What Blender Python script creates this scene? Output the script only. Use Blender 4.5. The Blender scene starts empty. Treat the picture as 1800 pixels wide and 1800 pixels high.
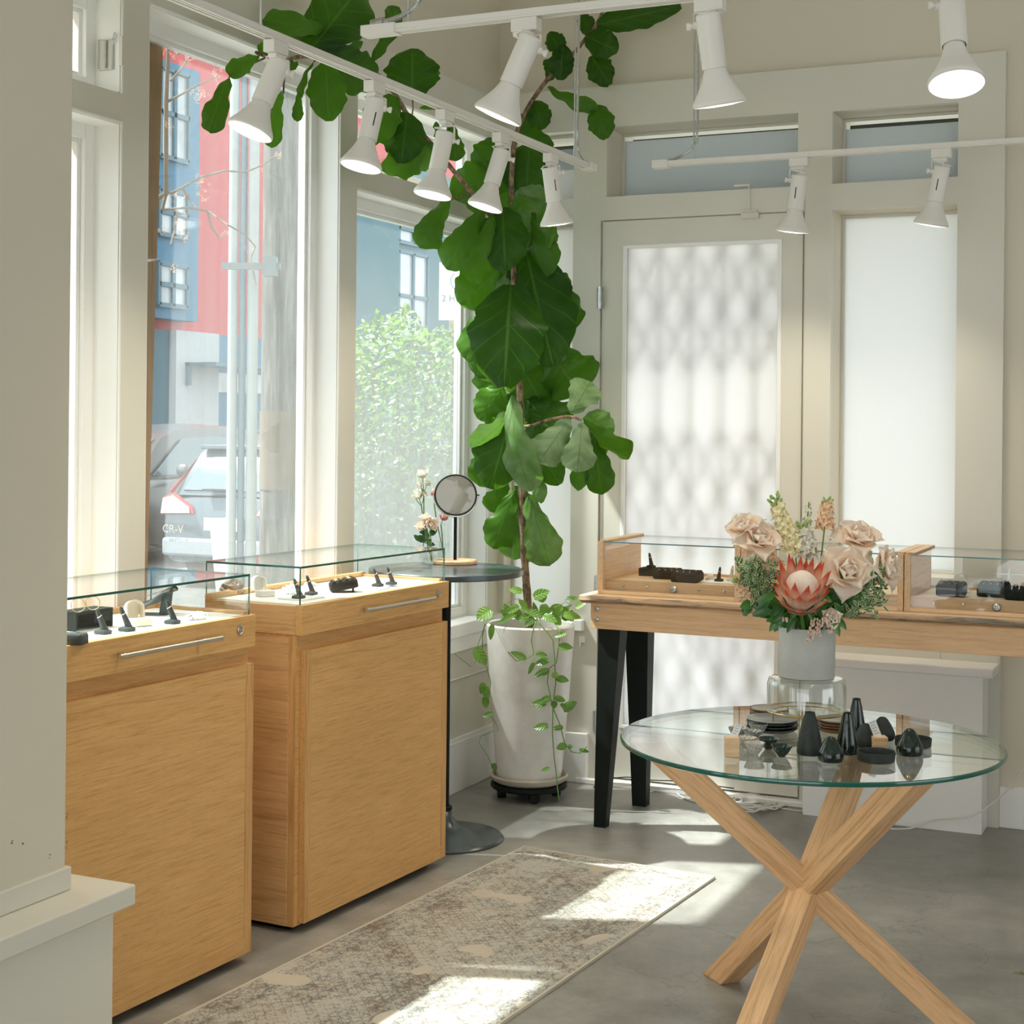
import bpy, math, random
from mathutils import Vector, Matrix, noise
C = bpy.context.scene
COL = C.collection
PI = math.pi
R = math.radians

# ------------------------------------------------------------------ camera
FPX, YAW, ROLL, HCAM, CX, CYH = 2740.0, R(24.7), 0.0095, 1.45, 900.0, 747.0
cam_d = bpy.data.cameras.new('camera')
cam = bpy.data.objects.new('camera', cam_d)
COL.objects.link(cam)
cam.matrix_world = Matrix.Translation((0, 0, HCAM)) @ (Matrix.Rotation(YAW, 4, 'Z') @ Matrix.Rotation(R(90), 4, 'X') @ Matrix.Rotation(ROLL, 4, 'Z'))
cam_d.sensor_width = 36
cam_d.lens = FPX / 1800 * 36
cam_d.shift_y = -(900 - CYH) / 1800
cam_d.clip_start = 0.05
cam_d.clip_end = 300
C.camera = cam

# ------------------------------------------------------------------ sky, sun, exposure
w = bpy.data.worlds.new('world')
C.world = w
w.use_nodes = True
bg = w.node_tree.nodes['Background']
bg.inputs[0].default_value = (0.93, 0.97, 1.0, 1)
bg.inputs[1].default_value = WORLD_S = 1.1
sd = bpy.data.lights.new('sun', 'SUN')
sd.energy = 5.0
sd.angle = R(1.0)
sd.color = (1.0, 0.99, 0.97)
sun = bpy.data.objects.new('sun', sd)
COL.objects.link(sun)
sun.rotation_euler = Vector((1, 0.35, -1.71)).to_track_quat('-Z', 'Y').to_euler()
C.view_settings.view_transform = 'Standard'
C.view_settings.look = 'None'
C.view_settings.gamma = 1
C.view_settings.use_curve_mapping = False
C.view_settings.exposure = 1.5
C.cycles.use_denoising = True
C.cycles.transparent_max_bounces = 24
C.cycles.max_bounces = 10
C.cycles.diffuse_bounces = 6
C.cycles.transmission_bounces = 10
C.cycles.sample_clamp_indirect = 8
C.cycles.caustics_reflective = False
C.cycles.caustics_refractive = False

# ------------------------------------------------------------------ geometry helpers
FW = Vector((-math.sin(YAW), math.cos(YAW), 0))
RT = Vector((math.cos(YAW), math.sin(YAW), 0))
UP = Vector((0, 0, 1))
CAMP = Vector((0, 0, HCAM))
def ray(x, y):
    u, v = x - CX, y - CYH
    a = u * math.cos(ROLL) + v * math.sin(ROLL)
    b = -u * math.sin(ROLL) + v * math.cos(ROLL)
    return FW + RT * (a / FPX) - UP * (b / FPX)
def at(x, y, d): return CAMP + ray(x, y) * d
def onz(x, y, z): r = ray(x, y); return CAMP + r * ((z - HCAM) / r.z)
def onx(x, y, X): r = ray(x, y); return CAMP + r * (X / r.x)
def ony(x, y, Y): r = ray(x, y); return CAMP + r * (Y / r.y)

def orient(d, up=(0, 0, 1)):
    """matrix whose Z axis is d"""
    z = Vector(d).normalized()
    x = Vector(up).cross(z)
    if x.length < 1e-5: x = Vector((1, 0, 0)).cross(z)
    if x.length < 1e-5: x = Vector((0, 1, 0))
    x.normalize()
    y = z.cross(x)
    return Matrix((x, y, z)).transposed().to_4x4()

class MB:
    def __init__(s): s.v = []; s.f = []; s.m = []; s.uv = []; s.t = []; s.tone = 0.0
    def add(s, p, uv=(0, 0)):
        s.v.append(tuple(p)); s.uv.append(uv); s.t.append(s.tone); return len(s.v) - 1
    def face(s, idx, m=0): s.f.append(tuple(idx)); s.m.append(m)
    def box(s, a, b, m=0, M=None, side=None):
        x0, y0, z0 = a; x1, y1, z1 = b
        if x0 > x1: x0, x1 = x1, x0
        if y0 > y1: y0, y1 = y1, y0
        if z0 > z1: z0, z1 = z1, z0
        P = [(x0, y0, z0), (x1, y0, z0), (x1, y1, z0), (x0, y1, z0), (x0, y0, z1), (x1, y0, z1), (x1, y1, z1), (x0, y1, z1)]
        if M: P = [M @ Vector(p) for p in P]
        i = [s.add(p) for p in P]
        q = [(0, 3, 2, 1), (4, 5, 6, 7), (0, 1, 5, 4), (1, 2, 6, 5), (2, 3, 7, 6), (3, 0, 4, 7)]
        for k, fc in enumerate(q):
            mm = m
            if side is not None: mm = side[k]
            s.face([i[j] for j in fc], mm)
        return s
    def tube(s, pts, r, seg=8, m=0, cap=True, flat=1.0):
        pts = [Vector(p) for p in pts]
        n = len(pts)
        rs = r if isinstance(r, (list, tuple)) else [r] * n
        ref = None
        rings = []
        for i, p in enumerate(pts):
            d = (pts[min(i + 1, n - 1)] - pts[max(i - 1, 0)])
            if d.length < 1e-9: d = Vector((0, 0, 1))
            d.normalize()
            if ref is None:
                ref = Vector((0, 0, 1)).cross(d)
                if ref.length < 0.1: ref = Vector((1, 0, 0)).cross(d)
                ref.normalize()
            else:
                ref = ref - d * ref.dot(d)
                if ref.length < 1e-6: ref = Vector((1, 0, 0)).cross(d)
                ref.normalize()
            b = d.cross(ref)
            rings.append([s.add(p + ref * (rs[i] * math.cos(2 * PI * k / seg)) + b * (rs[i] * flat * math.sin(2 * PI * k / seg)), (k / seg, i / max(1, n - 1))) for k in range(seg)])
        for i in range(n - 1):
            for k in range(seg):
                k2 = (k + 1) % seg
                s.face((rings[i][k], rings[i][k2], rings[i + 1][k2], rings[i + 1][k]), m)
        if cap:
            s.face(rings[0][::-1], m); s.face(rings[-1], m)
        return s
    def lathe(s, prof, seg=32, M=None, m=0, cap0=True, cap1=True, wob=None):
        rings = []
        for j, (r, z) in enumerate(prof):
            ring = []
            for k in range(seg):
                a = 2 * PI * k / seg
                rr = r * (1 + (wob(a, z) if wob else 0))
                p = Vector((rr * math.cos(a), rr * math.sin(a), z))
                if M: p = M @ p
                ring.append(s.add(p, (k / seg, j / max(1, len(prof) - 1))))
            rings.append(ring)
        for j in range(len(prof) - 1):
            for k in range(seg):
                k2 = (k + 1) % seg
                s.face((rings[j][k], rings[j][k2], rings[j + 1][k2], rings[j + 1][k]), m)
        if cap0: s.face(rings[0][::-1], m)
        if cap1: s.face(rings[-1], m)
        return s
    def torus(s, R0, r, M=None, seg=40, ts=8, m=0):
        g = []
        for k in range(seg):
            a = 2 * PI * k / seg
            ring = []
            for j in range(ts):
                b = 2 * PI * j / ts
                p = Vector(((R0 + r * math.cos(b)) * math.cos(a), (R0 + r * math.cos(b)) * math.sin(a), r * math.sin(b)))
                if M: p = M @ p
                ring.append(s.add(p))
            g.append(ring)
        for k in range(seg):
            for j in range(ts):
                s.face((g[k][j], g[(k + 1) % seg][j], g[(k + 1) % seg][(j + 1) % ts], g[k][(j + 1) % ts]), m)
        return s
    def grid(s, P, m=0, uv=None):
        ids = [[s.add(P[i][j], (uv[i][j] if uv else (j / (len(P[0]) - 1), i / (len(P) - 1)))) for j in range(len(P[0]))] for i in range(len(P))]
        for i in range(len(P) - 1):
            for j in range(len(P[0]) - 1):
                s.face((ids[i][j], ids[i][j + 1], ids[i + 1][j + 1], ids[i + 1][j]), m)
        return s
    def prism(s, poly, d, m=0, M=None):
        """poly: 3D points in a plane, extruded by vector d"""
        d = Vector(d)
        a = [Vector(p) for p in poly]; b = [p + d for p in a]
        if M: a = [M @ p for p in a]; b = [M @ p for p in b]
        ia = [s.add(p) for p in a]; ib = [s.add(p) for p in b]
        s.face(ia[::-1], m); s.face(ib, m)
        n = len(a)
        for k in range(n): s.face((ia[k], ia[(k + 1) % n], ib[(k + 1) % n], ib[k]), m)
        return s
    def build(s, name, mats, parent=None, bevel=0, smooth=35, loc=None, origin=None):
        me = bpy.data.meshes.new(name)
        vs = s.v
        if origin is not None:
            o_ = Vector(origin); vs = [tuple(Vector(p) - o_) for p in vs]
        me.from_pydata(vs, [], s.f)
        if not isinstance(mats, (list, tuple)): mats = [mats]
        for q in mats: me.materials.append(q)
        me.polygons.foreach_set('material_index', s.m)
        ul = me.uv_layers.new(name='UVMap')
        li = [0] * len(me.loops)
        me.loops.foreach_get('vertex_index', li)
        flat = []
        for k in li: flat += s.uv[k]
        ul.data.foreach_set('uv', flat)
        at_ = me.attributes.new('tone', 'FLOAT', 'POINT')
        at_.data.foreach_set('value', s.t)
        me.update()
        if smooth:
            me.polygons.foreach_set('use_smooth', [True] * len(me.polygons))
            me.set_sharp_from_angle(angle=R(smooth))
        o = bpy.data.objects.new(name, me)
        COL.objects.link(o)
        if origin is not None: o.location = origin
        if loc is not None: o.location = loc
        if parent: o.parent = parent
        if bevel:
            b = o.modifiers.new('bevel', 'BEVEL'); b.width = bevel; b.segments = 2; b.limit_method = 'ANGLE'; b.angle_limit = R(40)
        return o

def tag(o, label=None, cat=None, group=None, kind=None):
    if label: o['label'] = label
    if cat: o['category'] = cat
    if group: o['group'] = group
    if kind: o['kind'] = kind
    return o
def thing(name, label, cat, loc=(0, 0, 0), rz=0, group=None):
    o = bpy.data.objects.new(name, None); COL.objects.link(o)
    o.location = loc; o.rotation_euler = (0, 0, rz); o.empty_display_size = 0.05
    return tag(o, label, cat, group)
def kp(mb, name, mat, par, **kw):
    """part drawn in world coordinates under a thing"""
    o = mb.build(name, mat, **kw); o.parent = par; o.matrix_parent_inverse = Matrix.Translation(-par.location); return o
def text_mesh(name, body, size, ext, mat):
    cu = bpy.data.curves.new(name, 'FONT'); cu.body = body; cu.size = size; cu.extrude = ext
    tmp = bpy.data.objects.new(name, cu); me = bpy.data.meshes.new_from_object(tmp); bpy.data.objects.remove(tmp)
    me.materials.clear(); me.materials.append(mat)
    o = bpy.data.objects.new(name, me); COL.objects.link(o); return o
def struct(o): o['kind'] = 'structure'; return o
def copy_tree(o, parent=None):
    c = o.copy(); COL.objects.link(c)
    if parent: c.parent = parent
    for ch in list(o.children): copy_tree(ch, c)
    return c

# ------------------------------------------------------------------ materials
class NT:
    def __init__(s, name):
        s.mat = bpy.data.materials.new(name); s.mat.use_nodes = True
        s.nt = s.mat.node_tree; s.n = s.nt.nodes; s.l = s.nt.links
        s.b = s.n['Principled BSDF']; s.out = s.n['Material Output']
    def node(s, t, **k):
        nd = s.n.new(t)
        for a, v in k.items(): setattr(nd, a, v)
        return nd
    def link(s, a, b): s.l.new(a, b)
    def coord(s, kind='Object', scale=(1, 1, 1), rot=(0, 0, 0)):
        tc = s.node('ShaderNodeTexCoord'); mp = s.node('ShaderNodeMapping')
        mp.inputs['Scale'].default_value = scale; mp.inputs['Rotation'].default_value = rot
        s.link(tc.outputs[kind], mp.inputs['Vector']); return mp.outputs['Vector']
    def noise(s, vec, scale=5, detail=4, rough=0.55, dist=0):
        nd = s.node('ShaderNodeTexNoise'); nd.inputs['Scale'].default_value = scale
        nd.inputs['Detail'].default_value = detail; nd.inputs['Roughness'].default_value = rough; nd.inputs['Distortion'].default_value = dist
        s.link(vec, nd.inputs['Vector']); return nd.outputs['Fac']
    def ramp(s, fac, stops, interp='LINEAR'):
        nd = s.node('ShaderNodeValToRGB'); cr = nd.color_ramp; cr.interpolation = interp
        while len(cr.elements) < len(stops): cr.elements.new(0.5)
        for e, (p, c) in zip(cr.elements, stops):
            e.position = p; e.color = (c[0], c[1], c[2], 1) if isinstance(c, (tuple, list)) else (c, c, c, 1)
        s.link(fac, nd.inputs['Fac']); return nd.outputs['Color']
    def mix(s, fac, a, b, mode='MIX'):
        nd = s.node('ShaderNodeMix', data_type='RGBA', blend_type=mode)
        for sock, v in ((nd.inputs[0], fac), (nd.inputs[6], a), (nd.inputs[7], b)):
            if hasattr(v, 'is_output'): s.link(v, sock)
            elif isinstance(v, (tuple, list)): sock.default_value = (v[0], v[1], v[2], 1)
            else: sock.default_value = v
        return nd.outputs[2]
    def math(s, op, a, b=0.0, c=0.0):
        nd = s.node('ShaderNodeMath', operation=op)
        for k, v in enumerate((a, b, c)):
            if hasattr(v, 'is_output'): s.link(v, nd.inputs[k])
            else: nd.inputs[k].default_value = v
        return nd.outputs[0]
    def bump(s, h, strength=0.2, dist=0.01):
        nd = s.node('ShaderNodeBump'); nd.inputs['Strength'].default_value = strength; nd.inputs['Distance'].default_value = dist
        s.link(h, nd.inputs['Height']); s.link(nd.outputs['Normal'], s.b.inputs['Normal'])

def plain(name, c, rough=0.5, metal=0, spec=0.5, var=0.06, nscale=8, bump=0, em=None, es=0):
    t = NT(name)
    t.b.inputs['Roughness'].default_value = rough; t.b.inputs['Metallic'].default_value = metal
    t.b.inputs['Specular IOR Level'].default_value = spec
    if var:
        f = t.noise(t.coord(), nscale, 3)
        a = tuple(max(0, x * (1 - var)) for x in c); b_ = tuple(min(1, x * (1 + var)) for x in c)
        t.link(t.ramp(f, [(0.3, a), (0.7, b_)]), t.b.inputs['Base Color'])
        if bump: t.bump(t.noise(t.coord(), nscale * 12, 4), bump, 0.002)
    else: t.b.inputs['Base Color'].default_value = (*c, 1)
    if em: t.b.inputs['Emission Color'].default_value = (*em, 1); t.b.inputs['Emission Strength'].default_value = es
    return t.mat

def wood(name, c1, c2, axis='y', rough=0.42, scale=1.0, fig=0.35):
    t = NT(name)
    k = [34 * scale] * 3; k['xyz'.index(axis)] = 1.6 * scale
    v = t.coord(scale=tuple(k))
    k2 = [7 * scale] * 3; k2['xyz'.index(axis)] = 0.9 * scale
    v2 = t.coord(scale=tuple(k2))
    grain = t.noise(v, 3.0, 6, 0.65, 0.4)
    fine = t.noise(v, 14.0, 3, 0.6)
    broad = t.noise(v2, 1.5, 3, 0.5, 1.2)
    base = t.ramp(grain, [(0.32, c2), (0.5, c1), (0.7, tuple(min(1, x * 1.12) for x in c1))])
    base = t.mix(t.math('MULTIPLY', t.ramp(broad, [(0.35, 0.0), (0.7, 1.0)]), fig), base, c2)
    dark = tuple(x * 0.62 for x in c2)
    base = t.mix(t.math('MULTIPLY', t.ramp(fine, [(0.55, 0.0), (0.72, 1.0)]), 0.45), base, dark)
    t.link(base, t.b.inputs['Base Color'])
    t.b.inputs['Roughness'].default_value = rough
    t.b.inputs['Specular IOR Level'].default_value = 0.35
    t.bump(fine, 0.12, 0.001)
    return t.mat

def glass(name, tint=(0.97, 1.0, 0.985), refl=1.0, dust=None, dustc=(0.37, 0.39, 0.385), rough=0.0):
    """thin clear pane: transmitted light plus a Fresnel reflection (and optional dirt)"""
    t = NT(name); t.n.remove(t.b)
    tr = t.node('ShaderNodeBsdfTransparent'); tr.inputs[0].default_value = (*tint, 1)
    gl = t.node('ShaderNodeBsdfGlossy'); gl.inputs['Roughness'].default_value = rough; gl.inputs[0].default_value = (1, 1, 1, 1)
    fr = t.node('ShaderNodeFresnel'); fr.inputs[0].default_value = 1.5
    geo = t.node('ShaderNodeNewGeometry')
    # use the front-side index on both sides of a thin pane
    mxi = t.math('ADD', t.math('MULTIPLY', geo.outputs['Backfacing'], (1 / 1.5) - 1.5), 1.5)
    t.link(mxi, fr.inputs[0])
    mx = t.node('ShaderNodeMixShader')
    t.link(t.math('MULTIPLY', fr.outputs[0], refl), mx.inputs[0])
    t.link(tr.outputs[0], mx.inputs[1]); t.link(gl.outputs[0], mx.inputs[2])
    last = mx.outputs[0]
    if dust is not None:
        df = t.node('ShaderNodeBsdfDiffuse'); df.inputs[0].default_value = (*dustc, 1)
        tl = t.node('ShaderNodeBsdfTranslucent'); tl.inputs[0].default_value = (*dustc, 1)
        m2 = t.node('ShaderNodeMixShader'); m2.inputs[0].default_value = 0.6
        t.link(df.outputs[0], m2.inputs[1]); t.link(tl.outputs[0], m2.inputs[2])
        m3 = t.node('ShaderNodeMixShader')
        t.link(dust(t), m3.inputs[0]); t.link(last, m3.inputs[1]); t.link(m2.outputs[0], m3.inputs[2])
        last = m3.outputs[0]
    t.link(last, t.out.inputs['Surface'])
    return t.mat

def leafmat(name, cd, cl, vein, under=(0.30, 0.42, 0.22), rough=0.38, trans=0.35, nv=7, tcol=(0.32, 0.62, 0.05), spec=0.5, bump=0.6, pale=None):
    t = NT(name)
    uv = t.node('ShaderNodeUVMap'); sep = t.node('ShaderNodeSeparateXYZ')
    t.link(uv.outputs[0], sep.inputs[0])
    au = t.math('ABSOLUTE', sep.outputs[0]); v = sep.outputs[1]
    s = t.math('FRACT', t.math('MULTIPLY', t.math('SUBTRACT', v, t.math('MULTIPLY', t.math('POWER', au, 0.8), 0.30)), nv))
    tri = t.math('ABSOLUTE', t.math('SUBTRACT', s, 0.5))           # 0 mid .. 0.5 at a vein
    side = t.ramp(tri, [(0.455, 0.0), (0.495, 1.0)])
    mid = t.ramp(au, [(0.02, 1.0), (0.06, 0.0)])
    vm = t.math('MAXIMUM', side, mid)
    attr = t.node('ShaderNodeAttribute', attribute_name='tone')
    n = t.noise(t.coord(), 14, 3)
    fac = t.math('ADD', attr.outputs['Fac'], t.math('MULTIPLY', t.math('SUBTRACT', n, 0.5), 0.35))
    col = t.ramp(fac, [(0.0, cd), (0.45, tuple((a + b) / 2 for a, b in zip(cd, cl))), (0.78, cl), (1.0, pale or cl)])
    col = t.mix(t.math('MULTIPLY', vm, 0.55), col, vein)
    geo = t.node('ShaderNodeNewGeometry')
    col = t.mix(t.math('MULTIPLY', geo.outputs['Backfacing'], 0.5), col, under)
    t.link(col, t.b.inputs['Base Color'])
    t.b.inputs['Roughness'].default_value = rough
    t.b.inputs['Specular IOR Level'].default_value = spec
    h = t.math('SUBTRACT', t.ramp(tri, [(0.0, 1.0), (0.5, 0.0)]), t.math('MULTIPLY', mid, 0.8))
    t.bump(h, bump, 0.006)
    tl = t.node('ShaderNodeBsdfTranslucent')
    t.link(t.mix(t.math('MULTIPLY', vm, 0.4), tcol, tuple(x * 0.6 for x in tcol)), tl.inputs[0])
    mx = t.node('ShaderNodeMixShader'); mx.inputs[0].default_value = trans
    t.link(t.b.outputs[0], mx.inputs[1]); t.link(tl.outputs[0], mx.inputs[2]); t.link(mx.outputs[0], t.out.inputs['Surface'])
    return t.mat

def petalmat(name, c1, c2, trans=0.3, pos=(0.2, 0.9)):
    t = NT(name)
    uv = t.node('ShaderNodeUVMap'); sep = t.node('ShaderNodeSeparateXYZ'); t.link(uv.outputs[0], sep.inputs[0])
    col = t.ramp(sep.outputs[1], [(pos[0], c1), (pos[1], c2)])
    t.link(col, t.b.inputs['Base Color']); t.b.inputs['Roughness'].default_value = 0.6; t.b.inputs['Specular IOR Level'].default_value = 0.2
    tl = t.node('ShaderNodeBsdfTranslucent'); t.link(col, tl.inputs[0])
    mx = t.node('ShaderNodeMixShader'); mx.inputs[0].default_value = trans
    t.link(t.b.outputs[0], mx.inputs[1]); t.link(tl.outputs[0], mx.inputs[2]); t.link(mx.outputs[0], t.out.inputs['Surface'])
    return t.mat

M = {}
M['paint'] = plain('cream_paint', (0.68, 0.662, 0.58), 0.42, var=0.02, nscale=2, spec=0.4)
M['paint_wall'] = plain('wall_paint', (0.68, 0.635, 0.52), 0.6, var=0.02, nscale=2, spec=0.3)
M['paint_white'] = plain('white_gloss_paint', (0.86, 0.86, 0.84), 0.35, var=0.015, nscale=3)
M['white'] = plain('white_enamel', (0.78, 0.76, 0.71), 0.4, var=0.01)
M['ceiling'] = plain('ceiling_paint', (0.78, 0.76, 0.71), 0.8, var=0.02)
M['oak'] = wood('oak_front', (0.72, 0.425, 0.165), (0.58, 0.31, 0.105), 'y', scale=1.6)
M['oak_v'] = wood('oak_upright', (0.68, 0.395, 0.155), (0.50, 0.26, 0.088), 'z')
M['oak_x'] = wood('oak_side', (0.72, 0.44, 0.20), (0.52, 0.29, 0.115), 'x')
M['beech'] = wood('beech', (0.72, 0.47, 0.27), (0.60, 0.37, 0.20), 'x', fig=0.2)
M['beech_y'] = wood('beech_cross', (0.72, 0.48, 0.28), (0.58, 0.36, 0.19), 'y', fig=0.3)
M['beech_l'] = wood('beech_light', (0.80, 0.56, 0.33), (0.66, 0.42, 0.22), 'x', fig=0.2)
M['ash'] = wood('ash_legs', (0.80, 0.50, 0.27), (0.55, 0.30, 0.12), 'z', scale=0.8, fig=0.3)
M['exterior_wood'] = wood('exterior_wood', (0.55, 0.27, 0.09), (0.36, 0.16, 0.05), 'z')
M['black'] = plain('black_metal', (0.006, 0.010, 0.008), 0.5, var=0.0, spec=.2)
M['black_gloss'] = plain('black_table_paint', (0.035, 0.045, 0.05), 0.28, var=0.05)
M['slate'] = plain('slate_table_paint', (0.05, 0.068, 0.08), 0.24, spec=.9, var=0.05)
M['black_velvet'] = plain('black_velvet', (0.015, 0.018, 0.016), 0.85, var=0.3, nscale=60, spec=0.2)
M['grey_velvet'] = plain('dark_leatherette', (0.045, 0.055, 0.055), 0.45, var=0.15, nscale=30)
M['cream_leather'] = plain('cream_leatherette', (0.72, 0.64, 0.52), 0.5, var=0.03)
M['white_matte'] = plain('white_display_cloth', (0.84, 0.85, 0.85), 0.8, var=0.02)
M['chrome'] = plain('brushed_nickel', (0.62, 0.58, 0.50), 0.3, metal=1, var=0.05)
M['steel'] = plain('galvanised_steel', (0.55, 0.56, 0.55), 0.38, metal=0.9, var=0.12, nscale=60)
M['gold'] = plain('gold', (0.9, 0.66, 0.34), 0.2, metal=1, var=0)
M['silver'] = plain('silver', (0.85, 0.83, 0.78), 0.15, metal=1, var=0)
M['brass'] = plain('brass', (0.62, 0.42, 0.20), 0.3, metal=1, var=0.05)
M['mirror'] = plain('mirror_glass', (0.86, 0.86, 0.86), 0.02, metal=1, var=0)
M['lens'] = plain('lamp_lens', (0.9, 0.9, 0.9), 0.3, var=0, em=(1.0, 0.98, 0.95), es=.34)
M['lens_core'] = plain('lamp_lens_core', (0.9, 0.9, 0.9), 0.3, var=0, em=(1.0, 0.98, 0.95), es=2.0)
M['paper'] = plain('paper_card', (0.82, 0.82, 0.80), 0.8, var=0.02)
M['ink'] = plain('printed_ink', (0.25, 0.33, 0.42), 0.7, var=0)
M['pane'] = glass('window_pane', refl=.5)
M['case_glass'] = glass('case_glass', (0.975, 0.99, 0.985), 0.9)
M['edge'] = plain('glass_edge', (0.004, 0.10, 0.075), 0.1, var=0.0, spec=0.8)
M['edge_blue'] = plain('glass_edge_teal', (0.02, 0.16, 0.17), 0.12, var=0.35, nscale=9, spec=0.9)
M['tabletop_glass'] = glass('tabletop_glass', (0.96, 0.99, 0.975), 1.5)
M['jar_glass'] = glass('jar_glass', (0.95, 0.97, 0.97), 1.5)
def _dust3(t):
    v = t.coord('Object', (1, 14, 1.2)); v2 = t.coord('Object', (1, 1, 1))
    sep = t.node('ShaderNodeSeparateXYZ'); t.link(v2, sep.inputs[0])
    st = t.noise(v, 1.6, 5, 0.6); bl = t.noise(v2, 3.0, 3)
    grad = t.ramp(sep.outputs[2], [(0.0, 0.0), (1.0, 1.0)])
    low = t.math('SUBTRACT', 1.0, t.math('MULTIPLY', t.math('SUBTRACT', sep.outputs[2], 0.7), 0.62))
    low = t.math('MAXIMUM', t.math('MINIMUM', low, 1.0), 0.12)
    f = t.math('MULTIPLY', low, t.math('ADD', 0.30, t.math('MULTIPLY', t.math('ADD', st, bl), 0.34)))
    return t.math('MINIMUM', t.math('MULTIPLY', f, DUST3), 0.9)
DUST3 = 1.12
def _dust2(t):
    v = t.coord('Object', (1, 16, 0.9))
    st = t.noise(v, 1.5, 5, 0.6)
    return t.math('ADD', .08, t.math('MULTIPLY', st, 0.20))
M['pane_dusty'] = glass('dusty_window_pane', dust=_dust3, refl=.5)
M['pane_light_dust'] = glass('lightly_dusty_pane', dust=_dust2, refl=.5)
def frosted(name, c, tr=0.75):
    t = NT(name); t.n.remove(t.b)
    df = t.node('ShaderNodeBsdfDiffuse'); df.inputs[0].default_value = (*c, 1)
    tl = t.node('ShaderNodeBsdfTranslucent'); tl.inputs[0].default_value = (*c, 1)
    mx = t.node('ShaderNodeMixShader'); mx.inputs[0].default_value = tr
    t.link(df.outputs[0], mx.inputs[1]); t.link(tl.outputs[0], mx.inputs[2])
    gl = t.node('ShaderNodeBsdfGlossy'); gl.inputs['Roughness'].default_value = 0.25
    m2 = t.node('ShaderNodeMixShader'); m2.inputs[0].default_value = 0.04
    t.link(mx.outputs[0], m2.inputs[1]); t.link(gl.outputs[0], m2.inputs[2]); t.link(m2.outputs[0], t.out.inputs['Surface'])
    return t.mat
M['frosted'] = frosted('frosted_film', (0.86, 0.88, 0.87))
M['frosted_door'] = frosted('frosted_door_film', (0.97, 0.975, 0.965), .82)
M['frosted_grey'] = frosted('frosted_film_grey', (0.62, 0.66, 0.66))
def _floor():
    t = NT('polished_concrete')
    a = t.noise(t.coord(), 1.3, 6, 0.6, 0.5); b_ = t.noise(t.coord(), 9, 8, 0.7); c = t.noise(t.coord(), 70, 4, 0.7)
    f = t.math('ADD', t.math('MULTIPLY', a, 0.55), t.math('ADD', t.math('MULTIPLY', b_, 0.35), t.math('MULTIPLY', c, 0.10)))
    col = t.ramp(f, [(0.36, (0.175, 0.172, 0.152)), (0.5, (0.285, 0.28, 0.255)), (0.62, (0.40, 0.395, 0.36))])
    wv = t.node('ShaderNodeTexVoronoi', feature='DISTANCE_TO_EDGE'); wv.inputs['Scale'].default_value = 0.8
    dv = t.coord(); n2 = t.noise(dv, 3, 4)
    ad = t.node('ShaderNodeVectorMath', operation='ADD'); t.link(dv, ad.inputs[0])
    cm = t.node('ShaderNodeCombineXYZ'); t.link(n2, cm.inputs[0]); t.link(n2, cm.inputs[1]); t.link(cm.outputs[0], ad.inputs[1])
    t.link(ad.outputs[0], wv.inputs['Vector'])
    crack = t.ramp(wv.outputs['Distance'], [(0.0, 1.0), (0.004, 0.0)])
    col = t.mix(t.math('MULTIPLY', crack, 0.35), col, (0.08, 0.08, 0.07))
    t.link(col, t.b.inputs['Base Color'])
    t.link(t.ramp(b_, [(0.3, 0.30), (0.7, 0.46)]), t.b.inputs['Roughness'])
    t.bump(b_, 0.06, 0.004)
    return t.mat
M['floor'] = _floor()
# ================================================================== ROOM SHELL
XW, YB = -2.77, 5.897
def cells(u0, u1, z0, z1, holes):
    us = sorted({u0, u1, *[h[0] for h in holes if u0 < h[0] < u1], *[h[1] for h in holes if u0 < h[1] < u1]})
    out = []
    for a, b in zip(us, us[1:]):
        mid = (a + b) / 2
        hs = sorted([(h[2], h[3]) for h in holes if h[0] < mid < h[1]])
        z = z0
        for h0, h1 in hs:
            if h0 > z: out.append((a, b, z, h0))
            z = max(z, h1)
        if z < z1: out.append((a, b, z, z1))
    return out

b = MB(); b.box((-3.2, -4, -0.12), (5, 6.3, 0)); struct(b.build('floor', M['floor']))
b = MB(); b.box((-3.0, -4, 3.6), (5, 6.3, 3.72)); struct(b.build('ceiling', M['ceiling']))

# window wall (left): openings as (y0, y1, z0, z1)
WIN = [(-1.85, -0.75), (-0.55, 0.55), (0.78, 1.98), (2.23, 3.43), (3.555, 4.585), (4.71, 5.779)]
LH = []
for i, (a, c) in enumerate(WIN):
    if i == 4: LH.append((a, c, 0.66, 2.62))
    else: LH += [(a, c, 0.66, 2.265), (a, c, 2.35, 2.62)]
b = MB()
for a, c, z0, z1 in cells(-4, 6.2, -0.5, 3.6, LH): b.box((-2.915, a, z0), (-2.80, c, z1))
struct(b.build('wall_left', M['paint_wall'], smooth=0))
b = MB()
for a, c, z0, z1 in cells(-4, YB, 0.0, 2.80, LH): b.box((-2.80, a, z0), (XW, c, z1))
struct(b.build('trim_1', M['paint'], smooth=0))
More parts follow.
